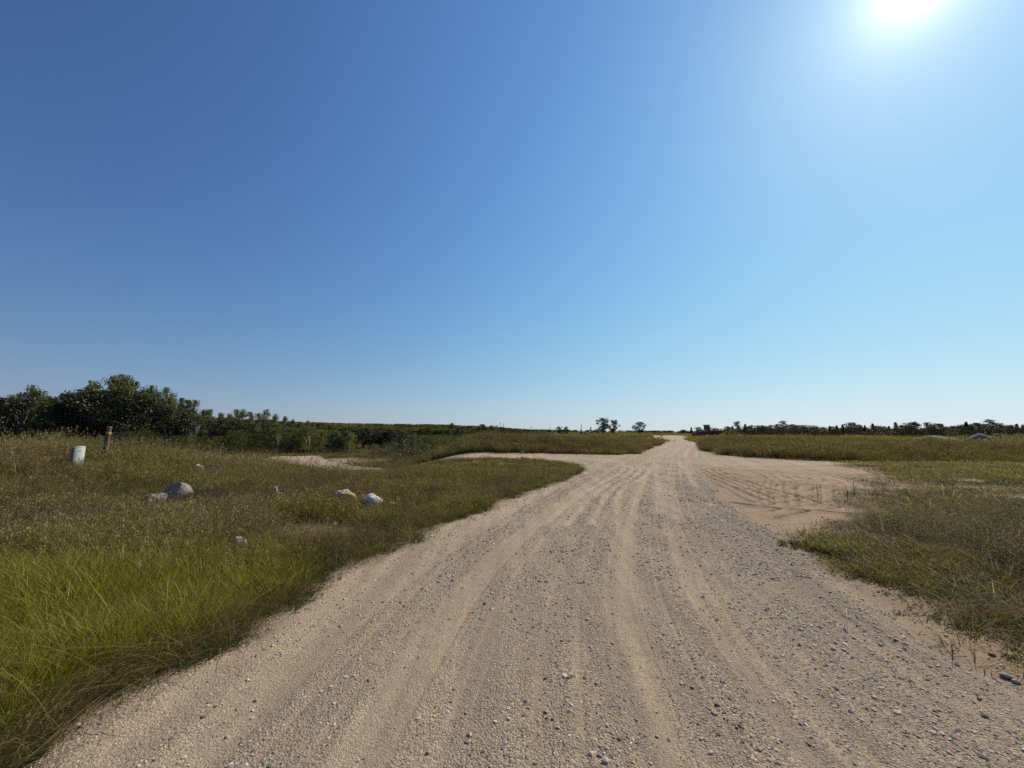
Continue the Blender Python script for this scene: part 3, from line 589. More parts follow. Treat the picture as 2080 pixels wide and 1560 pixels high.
def tree_mesh(kind, seed):
    """unit-height tree; returns trunk mesh and crown mesh"""
    g = np.random.default_rng(seed); tv, tf = [], []; C = []; L = []; ls = .02
    if kind in ('aspen', 'oak', 'bush', 'sapling'):
        if kind == 'aspen': cw, cb, nc, per, sp, ls = .17, .14, 40, 105, .034, .019
        if kind == 'oak': cw, cb, nc, per, sp, ls = .42, .30, 30, 170, .058, .032
        if kind == 'bush': cw, cb, nc, per, sp, ls = .55, .02, 30, 130, .11, .034
        if kind == 'sapling': cw, cb, nc, per, sp, ls = .20, .08, 22, 120, .06, .024
        top = np.array([g.normal(0, .03), g.normal(0, .03), .97]); bend = g.normal(0, .03, 2)
        P = [np.array([bend[0] * math.sin(3.1 * t), bend[1] * math.sin(3.1 * t), -.03 + t * 1.0]) * [1, 1, 1] + top * [t, t, 0] for t in np.linspace(0, .93, 7)]
        if kind != 'bush': tube(P, .018 if kind != 'oak' else .035, .003, 6, tv, tf)
        for k in range(nc):
            t = cb + (1 - cb) * (k + g.random()) / nc; prof = math.sin(math.pi * min(1, (1 - t) / (1 - cb) * .78 + .1)) ** .75
            if kind == 'bush': prof = math.sqrt(max(.02, 1 - (t * .98) ** 2.2))
            a = g.uniform(0, 6.283); rr = cw * prof * g.uniform(.25, 1.12); i = min(6, int(t * .8 * 6)); b = P[max(0, i - 1)] if kind != 'bush' else np.array([0, 0, 0.])
            e = np.array([math.cos(a) * rr, math.sin(a) * rr, t]) + top * [t, t, 0]
            if kind != 'sapling' or k % 2 == 0:
                tube([b, (b + e) / 2 + [0, 0, -.01], e], .007 if kind != 'oak' else .014, .0015, 4, tv, tf)
            n = int(per * g.uniform(.5, 1.2)); c = e + g.normal(0, 1, (n, 3)) * [sp, sp, sp * .7] * g.uniform(.6, 1.25); C.append(c); L.append(np.full(n, g.uniform(.2, .8)))
        # a few spiky leader shoots
        for k in range(8 if kind in ('aspen', 'sapling') else 2):
            a = g.uniform(0, 6.283); rr = cw * .5 * g.random(); z = g.uniform(.72, .92); e0 = np.array([math.cos(a) * rr, math.sin(a) * rr, z]); n = 46
            tt = g.random(n)[:, None]; C.append(e0 + tt * [g.normal(0, .02), g.normal(0, .02), 1.04 - z] + g.normal(0, .014, (n, 3)) * (1.3 - tt)); L.append(np.full(n, .6)); tube([e0, e0 + [0, 0, 1.02 - z]], .003, .001, 3, tv, tf)
    elif kind == 'spruce':
        tube([(0, 0, -.03), (0, 0, .5), (0, 0, 1)], .018, .002, 5, tv, tf); ls = .022
        nt_ = 22
        for k in range(nt_):
            t = .12 + .86 * k / nt_; w = .20 * (1 - t) ** .8 + .012; nb = 7
            for j in range(nb):
                a = 6.283 * (j + g.random()) / nb; w2 = w * g.uniform(.55, 1.15); n = int(18 + 60 * w2 / .2); s = g.random(n) ** .7
                c = np.stack([np.cos(a) * w2 * s, np.sin(a) * w2 * s, t - .05 * s * (1 - t) + 0 * s], 1) + g.normal(0, .009, (n, 3)); C.append(c); L.append(np.full(n, g.uniform(.3, .7)))
    elif kind == 'pine':
        tube([(0, 0, -.03), (.01, 0, .5), (0, .01, .97)], .022, .004, 5, tv, tf); ls = .028
        for k in range(26):
            t = .35 + .63 * k / 26; a = g.uniform(0, 6.283); w = .24 * (1.15 - t) ** .6 * g.uniform(.4, 1.1); e = np.array([math.cos(a) * w, math.sin(a) * w, t + .02]); tube([(0, 0, t - .02), e], .006, .002, 4, tv, tf)
            n = 90; C.append(e + g.normal(0, 1, (n, 3)) * [.045, .045, .02]); L.append(np.full(n, g.uniform(.3, .7)))
    elif kind == 'snag':
        tube([(0, 0, -.03), (.01, 0, .5), (-.01, .01, 1)], .022, .003, 5, tv, tf)
        for k in range(16):
            t = .3 + .65 * k / 16; a = g.uniform(0, 6.283); w = .22 * (1.1 - t) + .05; e = np.array([math.cos(a) * w, math.sin(a) * w, t + w * .8]); tube([(0, 0, t), e * [.5, .5, 1] * [1, 1, .99], e], .008, .002, 4, tv, tf)
        for k in range(9):
            a = g.uniform(0, 6.283); w = .2 * g.random(); n = 150; C.append(np.array([math.cos(a) * w, math.sin(a) * w, g.uniform(.15, .5)]) + g.normal(0, .06, (n, 3))); L.append(np.full(n, g.uniform(.2, .6)))
        ls = .03
    C = np.vstack(C); C[:, 2] = np.clip(C[:, 2], .01, 1.03); V, Fq, at_ = leaves(C, ls * np.exp(g.normal(0, .25, len(C))), g, lvl=np.concatenate(L))
    crown = np_mesh('crown', V, Fq, at_)
    trunk = np_mesh('trunk', np.array(tv), tf, None, True) if tv else None
    return trunk, crown
LIB = {}
for kind, n, mc, mb in (('aspen', 7, M_aspen, BARKP), ('oak', 4, M_dark, BARK), ('bush', 5, M_aspen, BARK), ('sapling', 4, M_wil, BARKP), ('spruce', 4, M_con, BARK), ('pine', 3, M_con, BARK), ('snag', 2, M_dark, BARK)):
    LIB[kind] = []
    for i in range(n):
        t_, c_ = tree_mesh(kind, 3000 + 37 * i + len(kind) * 101); c_.materials.append(mc)
        if t_: t_.materials.append(mb)
        LIB[kind].append((t_, c_))
MATVAR = {}
def plant(name, kind, x, y, h, label, cat, group=None, wid=1.0, crown_mat=None, var=None, z=None, rz=None):
    tr, cr = LIB[kind][R.randrange(len(LIB[kind])) if var is None else var % len(LIB[kind])]
    if crown_mat:
        key = (cr.name, crown_mat.name)
        if key not in MATVAR:
            c2 = cr.copy(); c2.materials.clear(); c2.materials.append(crown_mat); MATVAR[key] = c2
        cr = MATVAR[key]
    o = empty(name, (x, y, (gz(x, y) if z is None else z)), R.uniform(0, 6.28) if rz is None else rz); o.scale = (h * wid, h * wid, h); tag(o, label, cat, group)
    if tr: a = bpy.data.objects.new('trunk' if kind != 'bush' else 'stems', tr); COL.objects.link(a); a.parent = o
    b = bpy.data.objects.new('crown' if kind != 'bush' else 'foliage', cr); COL.objects.link(b); b.parent = o
    return o
# --- left wood, traced by its skyline (photo column, top)
SKY = [(-260, 815), (-150, 800), (-60, 806), (0, 800), (38, 788), (70, 798), (100, 794), (135, 790), (160, 800), (178, 777), (200, 785), (220, 769), (250, 774), (278, 785), (305, 780), (330, 796), (352, 815), (382, 810), (402, 830), (440, 840), (480, 836), (512, 840), (543, 832), (575, 848), (600, 852), (630, 858)]
sx = [a for a, b in SKY]; sy = [b for a, b in SKY]
n_ = 0
ORD = 'first second third fourth fifth sixth seventh eighth ninth tenth eleventh twelfth thirteenth fourteenth fifteenth sixteenth seventeenth eighteenth nineteenth twentieth'.split()
ORD += ['twenty-' + q for q in ORD[:9]] + ['thirtieth'] + ['thirty-' + q for q in ORD[:9]] + ['fortieth'] + ['forty-' + q for q in ORD[:9]] + ['fiftieth'] + ['fifty-' + q for q in ORD[:9]]
GW = 'trees of the wood beyond the left rise'
px = -250
while px < 640:
    Y = 47 + 10 * max(px, 0) / 640 + R.uniform(-1.5, 1.5); x, y = at(px, Y); ty = np.interp(px, sx, sy) + (R.choice((-6, -3, 0, 6, 12, 17)) if px < 330 else R.uniform(-3, 5)); zb = gz(x, y); h = top_z(px, ty, Y) - zb
    if px > -10: n_ += 1
    plant('aspen_tree', 'aspen', x, y, h, '%s tall slender aspen from the left in the wood beyond the rise' % ORD[n_ - 1] if n_ else 'tall slender aspen of the wood outside the left edge of the photo', 'tree', GW, R.uniform(.7, .95), z=zb)
    px += R.uniform(12, 19)
px = -240
while px < 660:
    Y = 43 + 10 * max(px, 0) / 640 + R.uniform(-1.5, 1.5); x, y = at(px, Y); ty = np.interp(px, sx, sy) + R.uniform(14, 30); zb = gz(x, y); h = max(2.2, top_z(px, ty, Y) - zb)
    k = R.random()
    if k < .55: plant('aspen_tree', 'aspen', x, y, h, 'shorter aspen in front of the tall ones beyond the left rise', 'tree', 'lower aspens along the front of the wood', 1.35, z=zb)
    else: plant('broadleaf_tree', 'oak', x, y, h, 'dark round crowned tree in the wood beyond the left rise', 'tree', 'dark trees inside the left wood', 1.1, z=zb)
    px += R.uniform(20, 34)
px = -230
while px < 660:
    Y = 53 + 10 * max(px, 0) / 640 + R.uniform(-2, 2); x, y = at(px, Y); ty = np.interp(px, sx, sy) + R.uniform(14, 30); zb = gz(x, y); h = max(2.2, top_z(px, ty, Y) - zb)
    plant('broadleaf_tree', 'oak', x, y, h, 'dark tree deep in the wood behind the aspens at the left', 'tree', 'dark trees at the back of the left wood', 1.2, z=zb)
    px += R.uniform(24, 38)
px = -200
while px < 850:
    Y = 40 + 9 * max(px, 0) / 640 + R.uniform(-1.5, 1.5); x, y = at(px, Y); zb = gz(x, y)
    if px > 715: px += 9; 
    if 735 < px < 800: px += R.uniform(5, 10); continue
    plant('shrub', 'bush', x, y, R.uniform(1.6, 2.7) if px < 700 else R.uniform(1.2, 1.9), 'leafy green shrub along the foot of the left wood', 'shrub', 'shrubs along the foot of the left wood', R.uniform(.9, 1.2), z=zb, crown_mat=M_wil if R.random() < .35 else None)
    px += R.uniform(20, 38)
# saplings of poplar in front of the dark gap, columns 560-830
for i in range(46):
    px = R.uniform(470, 735); Y = R.uniform(47, 56); x, y = at(px, Y); zb = gz(x, y); h = R.uniform(.75, 1.0) * (top_z(px, 866 + R.uniform(0, 14) - max(0, 640 - px) * .06, Y) - zb)
    plant('poplar_sapling', 'sapling', x, y, max(1.5, h), 'young green poplar in the thicket right of the tall wood', 'tree', 'young poplars between the wood and the sand flat', 1.5, z=zb, crown_mat=M_aspen if R.random() < .5 else None)
for i in range(9):
    px = 715 + i * 12.5; Y = 62 + R.uniform(-2, 2); x, y = at(px, Y); zb = gz(x, y)
    plant('broadleaf_tree', 'oak', x, y, top_z(px, 872 + R.uniform(-2, 3) + i * .6, Y) - zb, 'dark shaded tree above the sand flat', 'tree', 'dark trees behind the sand flat', 1.35, z=zb)
for i in range(11):
    px = 762 + i * 12 + R.uniform(-4, 4); Y = 42 + R.uniform(-2, 2); x, y = at(px, Y); zb = gz(x, y)
    plant('poplar_sapling', 'sapling', x, y, R.uniform(.9, 1.8), 'small grey green sapling standing just beyond the sand flat', 'tree', 'saplings beyond the sand flat', 1.6, z=zb, crown_mat=M_sil if i % 3 == 0 else None)
def shr(px, top, Y, wid, label, mat=None, kind='bush', name='shrub', cat='shrub', var=None):
    x, y = at(px, Y); zb = gz(x, y); return plant(name, kind, x, y, max(.5, top_z(px, top, Y) - zb), label, cat, None, wid, z=zb, crown_mat=mat, var=var)
shr(838, 888, 36, 1.35, 'large dark rounded bush on the slope right of the sand flat', M_dark)
shr(843, 882, 38.5, .9, 'pale leaved bush with upright shoots behind the dark rounded bush', M_sil, 'sapling')
for i, (px, tp, Y, w_, lb) in enumerate([(895, 884, 60, 1.0, 'small green bush left of the taller sapling on the far slope'), (918, 861, 75, .9, 'tall pointed sapling rising above the bushes left of the bank'), (935, 868, 78, .9, 'dark tree just right of the tall pointed sapling'),
        (960, 872, 74, 1.0, 'low dark tree between the pointed sapling and the round trees'), (982, 863, 70, .95, 'dark round tree behind the left end of the bank'), (1003, 865, 72, .9, 'olive round tree touching the dark one behind the bank'),
        (1020, 868, 80, .9, 'small dark tree right of the olive one behind the bank'), (1042, 873, 95, 1.1, 'lowest tree of the row behind the bank')]):
    shr(px, tp, Y, w_ * 1.25, lb, [M_aspen, M_aspen, M_dark, M_dark, M_dark, M_aspen, M_dark, M_dark][i], 'oak' if i not in (0, 1) else ('bush' if i == 0 else 'sapling'), 'small_tree', 'tree')
for i in range(16):
    px = 860 + i * 9 + R.uniform(-3, 3); shr(px, 889 - i * .5 + R.uniform(-2, 3), 50 + i * .8, 1.2, 'low green bush on the slope below the far trees', M_wil if i % 2 else M_aspen)['group'] = 'low bushes on the slope left of the bank'
# --- the lone trees on the plain
def lone(px, top, base, wid, kind, label, var, mat=None, Y=None):
    d = ray(px, base); Y = Y or min(175, -EYE / d[2] * d[1]); x, y = at(px, Y); zb = gz(x, y)
    return plant('lone_tree' if kind != 'snag' else 'dying_tree', kind, x, y, top_z(px, top, Y) - zb, label, 'tree', None, wid, z=zb, crown_mat=mat, var=var)
lone(1137, 867, 886, .9, 'oak', 'small dark tree, leftmost of the lone trees on the plain', 0)
lone(1149, 867, 886, .75, 'oak', 'narrow dark tree just right of the leftmost lone tree', 1)
lone(1181, 861, 886, 1.0, 'snag', 'half dead tree with bare branches above a dark lower crown', 0)
lone(1201, 868, 884, .9, 'aspen', 'small roundish tree between the half dead tree and the tallest tree', 2, M_dark)
lone(1213, 872, 884, 1.3, 'oak', 'low dark tree just left of the tallest lone tree', 2)
lone(1226, 850, 886, 1.0, 'oak', 'tallest lone tree on the plain with a spreading broken crown', 3)
lone(1244, 854, 886, .85, 'oak', 'lone tree touching the right side of the tallest one', 0)
lone(1300, 858, 886, 1.1, 'oak', 'solitary round crowned tree with a bare trunk beside the road end', 2)
shr(1296, 882.5, 150, 1.6, 'tiny dark bush at the foot of the solitary round crowned tree', M_dark)
shr(1273, 882.5, 150, 2.2, 'tiny dark bush between the tallest and the solitary lone trees', M_dark)
shr(1343, 883.5, 150, 1.6, 'tiny dark bush on the field right of the solitary lone tree', M_dark)
for i, px in enumerate((1190, 1235, 1250)): shr(px, 880, 158, 2.0, 'undergrowth bush among the feet of the lone trees', M_dark)['group'] = 'undergrowth below the lone trees'
for i, (px, tp) in enumerate([(1085, 876), (1100, 874), (1118, 877), (1064, 878)]): shr(px, tp + 1, 100, 2.2, 'low grey green bush behind the bank of the side road', M_wil)['group'] = 'low bushes behind the bank'
# --- right treeline
TL_ = [(1392, 874, 's'), (1404, 868, 's'), (1418, 869, 'o'), (1440, 868, 'o'), (1462, 872, 'o'), (1478, 868, 'o'), (1488, 866, 's'), (1498, 858, 'p'), (1514, 862, 's'), (1524, 866, 'o'), (1540, 866, 'o'), (1552, 868, 'o'), (1566, 866, 'o'), (1578, 863, 'p'), (1592, 857, 'p'), (1607, 864, 'o'),
       (1622, 866, 'o'), (1640, 869, 'o'), (1656, 868, 'o'), (1672, 869, 'p'), (1686, 866, 's'), (1700, 865, 's'), (1712, 863, 's'), (1728, 861, 'o'), (1742, 865, 'o'), (1752, 864, 'N'), (1757, 865, 's'), (1773, 861, 's'), (1790, 868, 'o'), (1806, 866, 's'), (1820, 859, 's'), (1836, 866, 'o'),
       (1850, 862, 'o'), (1860, 859, 'p'), (1872, 863, 'N'), (1886, 860, 'p'), (1902, 863, 'o'), (1914, 862, 's'), (1928, 868, 'o'), (1944, 867, 'o'), (1956, 865, 'o'), (1964, 858, 's'), (1978, 863, 'o'), (1992, 862, 'o'), (2013, 855, 'p'), (2024, 862, 'o'), (2040, 866, 'o'), (2054, 864, 's'), (2066, 862, 's'), (2078, 864, 's'), (2100, 862, 'o'), (2130, 860, 'o'), (2160, 864, 'p')]
SPECIAL = {1498: 'pointed pine standing above the treeline just right of the loader', 1592: 'pointed pine, second spire above the right treeline', 1728: 'broad green round tree in the middle of the right treeline', 1820: 'dark spruce spire left of the flat topped pine', 1886: 'flat topped pine with open crown in the right treeline', 2013: 'layered pine spire above the treeline behind the big mound', 1752: 'thin bare dead trunk standing in the right treeline', 1872: 'thin bare trunk just left of the flat topped pine'}
KN = {'s': ('spruce', 'spruce_tree', 'dark pointed spruce in the treeline across the right field'), 'o': ('oak', 'broadleaf_tree', 'dark round topped tree in the treeline across the right field'), 'p': ('pine', 'pine_tree', 'open crowned pine in the treeline across the right field'), 'N': ('snag', 'dead_tree', 'thin bare dead trunk')}
CNT = {}
for px, tp, k in TL_:
    CNT[k] = CNT.get(k, 0) + 1
    Y = 195 - 40 * max(0, (px - 1700)) / 400 + R.uniform(-6, 6) - (0 if px > 1480 else -60); x, y = at(px, Y, 870); zb = gz(x, y); kd, nm, lb = KN[k]; h = (top_z(px, tp, Y) - zb) * 1.08
    w_ = dict(o=1.3, s=1.5, p=1.2, N=.5)[k]
    plant(nm, kd, x, y, h, SPECIAL.get(px, lb.replace('dark pointed spruce', ORD[CNT[k] - 1] + ' dark pointed spruce from the left').replace('dark round topped tree', ORD[CNT[k] - 1] + ' dark round topped tree from the left').replace('open crowned pine', ORD[CNT[k] - 1] + ' open crowned pine from the left')), 'tree', None if px in SPECIAL else 'trees of the treeline across the right field', w_, z=zb)
i = 0; px = 1388
while px < 2240:
    Y = 212 - 40 * max(0, (px - 1700)) / 400 + R.uniform(-8, 10) - (0 if px > 1480 else -60); x, y = at(px, Y, 870); zb = gz(x, y); h = top_z(px, np.interp(px, [1388, 1480, 1600, 2080], [875, 872, 870, 867.5]) + R.uniform(-3, 5), Y) - zb; k = R.choice('ooos')
    kd, nm, lb = KN[k]; plant(nm, kd, x, y, h, lb.replace('in the treeline', 'at the back of the treeline'), 'tree', 'back trees of the right treeline', 1.5, z=zb); px += R.uniform(9, 15)
px = 1480
while px < 2200:
    Y = 178 - 40 * max(0, (px - 1700)) / 400 + R.uniform(-8, 4); x, y = at(px, Y, 870); zb = gz(x, y); plant('shrub', 'bush', x, y, R.uniform(3.2, 5.2), 'dark bush along the foot of the right treeline', 'shrub', 'bushes along the foot of the right treeline', 1.2, z=zb, crown_mat=M_far if R.random() < .6 else M_dark); px += R.uniform(13, 24)
shr(1490, 872, 95, 1.0, 'bright green spreading bush right of the loader', M_wil)
shr(1478, 876, 93, 1.0, 'smaller bright green bush nearest the loader', M_wil)
shr(2060, 884, 60, 1.5, 'yellow green bush at the far right below the treeline', M_wil)
shr(2030, 881, 75, 2.0, 'wide grey green bush right of the big mound', M_aspen)
shr(2074, 881, 72, 1.3, 'olive bush at the right end of the weedy bank', M_aspen)
# --- distant woods as one mass
def woods():
    ms = []
    for m_ in LIB['oak'] + LIB['spruce'][:1]: c_ = m_[1].copy(); c_.materials.clear(); c_.materials.append(M_far); ms.append(c_)
    C = proto_col('woods', ms); ms2 = []
    for c_ in ms: d_ = c_.copy(); d_.materials.clear(); d_.materials.append(M_farl); ms2.append(d_)
    C2 = proto_col('valley_woods', ms2)
    def strip(a, b, n, Y0, Y1, topf, label, w=1.4, C=C):
        px_ = rng.uniform(a, b, n); Y = rng.uniform(Y0, Y1, n); P = []; S = []; 
        for p, yy in zip(px_, Y):
            x, y = at(p, yy, 875); zb = float(zbase(np.array([x]), np.array([y]))[0]) - .5; h = max(3, top_z(p, topf(p) + rng.choice([-1.5, 0, 1, 2.5, 5]), yy) - zb); P.append((x, y, zb)); S.append(h)
        S = np.array(S); scatter('distant_woods', C, 5, P, S * w, rng.uniform(0, 6.28, n), label, 'woods', None, np.full(n, 1 / w))
    strip(560, 1060, 420, 330, 420, lambda p: np.interp(p, [560, 700, 850, 940, 1060], [858, 862, 863.5, 866, 873]), 'dark distant woods along the horizon left of the lone trees', 2.0, C2)
    strip(600, 1000, 420, 150, 260, lambda p: np.interp(p, [600, 800, 900, 1000], [862, 868, 871, 877]), 'olive woods in the valley left of the bank', 1.8, C2)
    strip(1000, 1420, 300, 620, 760, lambda p: np.interp(p, [1000, 1100, 1330, 1420], [873, 874, 876.3, 876]), 'thin dark line of woods on the horizon behind the lone trees', 2.6)
    strip(-400, 640, 300, 90, 140, lambda p: np.interp(p, [-400, 0, 350, 640], [835, 835, 845, 862]), 'dark woods behind the aspens at the left', 1.4, C2)
    strip(1380, 2900, 420, 240, 330, lambda p: np.interp(p, [1380, 1500, 2080, 2900], [876, 874, 872, 870]), 'dark woods behind the right treeline', 1.8)
woods()

# ------------------------------------------------------------------ boulders
def rock_mat(name, a, b, c, lich=None, sc=9):
    mt, nt, out = nmat(name); t = NT(nt); o = t.obj()
    k = t.mix(t.rng(t.noise(o, sc, 6, .65), .38, .62), a, b); k = t.mix(t.rng(t.noise(o, sc * 7, 4), .52, .66), k, c)
    if lich: k = t.mix(t.rng(t.noise(o, sc * .55, 5, .6), .52, .60), k, lich)
    bs = t.n('ShaderNodeBsdfPrincipled'); bs.inputs['Roughness'].default_value = .8; t.l(k, bs.inputs['Base Color'])
    bp = t.n('ShaderNodeBump'); bp.inputs['Strength'].default_value = .6; bp.inputs['Distance'].default_value = .02; t.l(t.noise(o, sc * 2.5, 8, .65), bp.inputs['Height']); t.l(bp.outputs[0], bs.inputs['Normal']); t.l(bs.outputs[0], out.inputs[0]); return mt
RM = dict(grey=rock_mat('grey_granite', (.25, .205, .185), (.16, .135, .13), (.38, .33, .28)), pink=rock_mat('pink_granite', (.55, .40, .33), (.42, .29, .25), (.66, .55, .48)),
          lichen=rock_mat('lichen_granite', (.60, .47, .36), (.48, .34, .27), (.22, .18, .15), (.55, .52, .18)), white=rock_mat('white_stone', (.66, .67, .64), (.52, .54, .52), (.34, .36, .35)),
          cream=rock_mat('cream_stone', (.66, .58, .45), (.50, .42, .32), (.74, .68, .58)), dark=rock_mat('dark_stone', (.06, .05, .055), (.035, .03, .035), (.12, .10, .10)))
def boulder(px, py, wpx, hpx, mat, label, seed, dep=.75, cat='boulder', rough=.22, rz=None, sink=.25, name='boulder'):
    x, y, z = hit(px, py); z = gz(x, y); k = y / F * 1.0; W = wpx * k; H = hpx * k * math.hypot(1, (px - 1040) / F) ** 0; g = np.random.default_rng(seed)
    bm = bmesh.new(); bmesh.ops.create_icosphere(bm, subdivisions=5, radius=.5); co = np.array([v.co[:] for v in bm.verts])
    pl = g.normal(0, 1, (9, 3)); pl /= np.linalg.norm(pl, axis=1)[:, None]
    for p in pl:
        d = co @ p - g.uniform(.25, .42); co = co - np.outer(np.maximum(d, 0) * .97, p)
    n = fbm(co[:, 0] * 5 + seed, co[:, 1] * 5 + co[:, 2] * 3, seed, 4) - .5; n2 = fbm(co[:, 0] * 16 + seed, co[:, 1] * 16 + co[:, 2] * 12, seed + 9, 3) - .5; co = co * (1 + rough * n + .07 * n2)[:, None]
    co = co * [W * 1.08, W * dep, H * (1.25 + sink)]
    for v, c in zip(bm.verts, co): v.co = c
    me = bpy.data.meshes.new(name); bm.to_mesh(me); bm.free(); me.polygons.foreach_set('use_smooth', [True] * len(me.polygons))
    o = link(name, me, RM[mat], None, (x, y + W * dep * .3, z + H * .30)); o.rotation_euler = (g.normal(0, .1), g.normal(0, .1), R.uniform(-.4, .4) if rz is None else rz); tag(o, label, cat); return o
boulder(342, 1028, 54, 38, 'grey', 'large mottled grey boulder in the grass, right half of the leftmost pair', 5, .8)
boulder(308, 1032, 36, 23, 'grey', 'lower grey pink boulder leaning on the left of the large grey one', 16, .9)
boulder(692, 1026, 50, 25, 'lichen', 'pink boulder with yellow lichen left of the white stone', 27, .7)
boulder(746, 1036, 46, 30, 'white', 'round whitish boulder in front of the dark dead brush', 31, .8)
boulder(552, 1024, 22, 30, 'pink', 'upright pink boulder half hidden in reddish weeds', 44, .8)
boulder(565, 1066, 16, 20, 'cream', 'small cream stone just below the reddish weeds', 49)
boulder(585, 1072, 12, 7, 'cream', 'flat pale stone right of the small cream stone', 52)
boulder(480, 1126, 34, 26, 'pink', 'pinkish boulder lowest on the left meadow above the bright grass', 63, .8)
boulder(398, 962, 20, 16, 'cream', 'bright pale stone, middle of the row near the crest', 71)
boulder(357, 950, 16, 15, 'cream', 'pale stone, leftmost of the row near the crest', 72)
boulder(432, 964, 20, 18, 'grey', 'pale grey stone, rightmost of the row near the crest', 73)
boulder(424, 956, 7, 7, 'cream', 'tiny pale stone touching the rightmost one near the crest', 74)
boulder(797, 1036, 18, 16, 'cream', 'small rounded tan stone right of the white boulder', 75)
boulder(80, 1134, 14, 18, 'white', 'small white stone deep in the grass at far left', 76)
boulder(92, 1120, 13, 18, 'white', 'uppermost of the small white stones at far left', 77)
boulder(58, 1138, 13, 16, 'white', 'leftmost of the small white stones at far left', 78)
boulder(660, 1066, 16, 12, 'grey', 'dark grey stone on the stony strip', 79)
boulder(677, 1072, 12, 9, 'cream', 'pale oval stone on the stony strip', 80)
boulder(780, 1076, 16, 4, 'white', 'flat white stone on the stony strip', 81)
boulder(803, 1060, 7, 5, 'cream', 'little pale stone right of the stony strip', 82)
for i, (px, py, w, h) in enumerate([(912, 908, 6, 5), (918, 908, 6, 5), (888, 905, 5, 4), (1063, 921, 8, 4), (1062, 933, 8, 5), (694, 940, 7, 5), (752, 941, 8, 3)]):
    boulder(px, py, w, h, 'cream', ['bright stone on the bank slope, left of a touching pair', 'bright stone on the bank slope, right of a touching pair', 'single bright stone left of the touching pair on the slope', 'white flat stone at the far edge of the side road', 'white stone at the near edge of the side road', 'pale stone below the sand flat', 'flat white stone at the near edge of the sand flat'][i], 90 + i, cat='stone')

# ------------------------------------------------------------------ utility pedestal, post, marker flag
PLW = plain('pedestal_plastic', (.66, .70, .66), .45, var=.06, scale=14); PLG = plain('pedestal_back_metal', (.20, .17, .16), .6, scale=10); PLC = plain('pedestal_cap', (.74, .75, .68), .5, var=.05)
WOOD = plain('post_wood', (.13, .085, .055), .85, c2=(.07, .045, .03), scale=12, bump=.6); YEL = plain('yellow_band', (.50, .34, .06), .5, var=.15); GRY = plain('post_cap_grey', (.26, .25, .25), .6)
def bmo(name, bm, mat, parent=None, loc=None, smooth=False, bev=0):
    if bev: bmesh.ops.bevel(bm, geom=[e for e in bm.edges if e.calc_face_angle(0) > .5], offset=bev, segments=2, affect='EDGES')
    me = bpy.data.meshes.new(name); bm.to_mesh(me); bm.free()
    if smooth: me.polygons.foreach_set('use_smooth', [True] * len(me.polygons))
    return link(name, me, mat, parent, loc)
def box(bm, x0, x1, y0, y1, z0, z1):
    v = [bm.verts.new(p) for p in ((x0, y0, z0), (x1, y0, z0), (x1, y1, z0), (x0, y1, z0), (x0, y0, z1), (x1, y0, z1), (x1, y1, z1), (x0, y1, z1))]
    for f in ((0, 3, 2, 1), (4, 5, 6, 7), (0, 1, 5, 4), (1, 2, 6, 5), (2, 3, 7, 6), (3, 0, 4, 7)): bm.faces.new([v[i] for i in f])
def prism(bm, P, z0, z1, top=None):
    a = [bm.verts.new((x, y, z0)) for x, y in P]; b = [bm.verts.new((x, y, z1 if top is None else top(x, y))) for x, y in P]; n = len(P)
    bm.faces.new(a[::-1]); bm.faces.new(b)
    for i in range(n): bm.faces.new((a[i], a[(i + 1) % n], b[(i + 1) % n], b[i]))
def cyl(bm, p, q, r0, r1, n=20):
    V, Fc = tube([p, q], r0, r1, n); vs = [bm.verts.new(v) for v in V]
    for f in Fc: bm.faces.new([vs[i] for i in f])
    bm.faces.new(vs[:n][::-1]); bm.faces.new(vs[n:])
# pedestal: forward distance 8.6 m
Yp = 9.9; xp, yp = at(165, Yp); zt = top_z(165, 906.5, Yp); zg = gz(xp, yp); hp = zt - zg; W = 27 * Yp / F / 1.32 / 1.33
ped = empty('utility_pedestal', (xp, yp, zg), math.radians(66)); tag(ped, 'white plastic utility pedestal with rounded front standing in the tall grass left', 'utility box')
arc = [(W * .49 * math.sin(a) / math.sin(.8), -W * .42 - W * .30 * (math.cos(a) - 1) * -1.0 * -1.0) for a in np.linspace(-.8, .8, 11)]
bm = bmesh.new(); prism(bm, arc + [(W * .49, W * .30), (-W * .49, W * .30)], -.1, hp - .03); bmo('cover', bm, PLW, ped, smooth=False, bev=.006)
bm = bmesh.new(); prism(bm, [(x * 1.03, y * 1.04) for x, y in arc] + [(W * .505, W * .32), (-W * .505, W * .32)], hp - .028, hp, lambda x, y: hp - .012 + .02 * (1 - (x / W * 2) ** 2)); bmo('cap', bm, PLC, ped, bev=.004)
bm = bmesh.new(); box(bm, -W * .53, W * .53, -W * .12, W * .44, -.1, hp - .035); bmo('back_plate', bm, PLG, ped, bev=.005)
bm = bmesh.new(); box(bm, -.015, .015, -W * .42 - .008, -W * .42 + .004, hp * .80, hp * .82); bmo('latch', bm, PLG, ped)
Yp = 11.0; xb, yb = at(218, Yp); zg = gz(xb, yb); zt = top_z(223, 868, Yp); hp = zt - zg; r = 5.6 * Yp / F / 1.45
post = empty('marker_post', (xb, yb, zg)); post.rotation_euler = (0, math.radians(2.2), 0); tag(post, 'weathered brown wooden post with a yellow band near its top', 'post')
bm = bmesh.new(); cyl(bm, (0, 0, -.1), (0, 0, hp), r * 1.1, r, 24); bmo('shaft', bm, WOOD, post, smooth=False)
bm = bmesh.new(); cyl(bm, (0, 0, hp * .80), (0, 0, hp * .865), r * 1.09, r * 1.09, 24); bmo('reflective_band', bm, YEL, post)
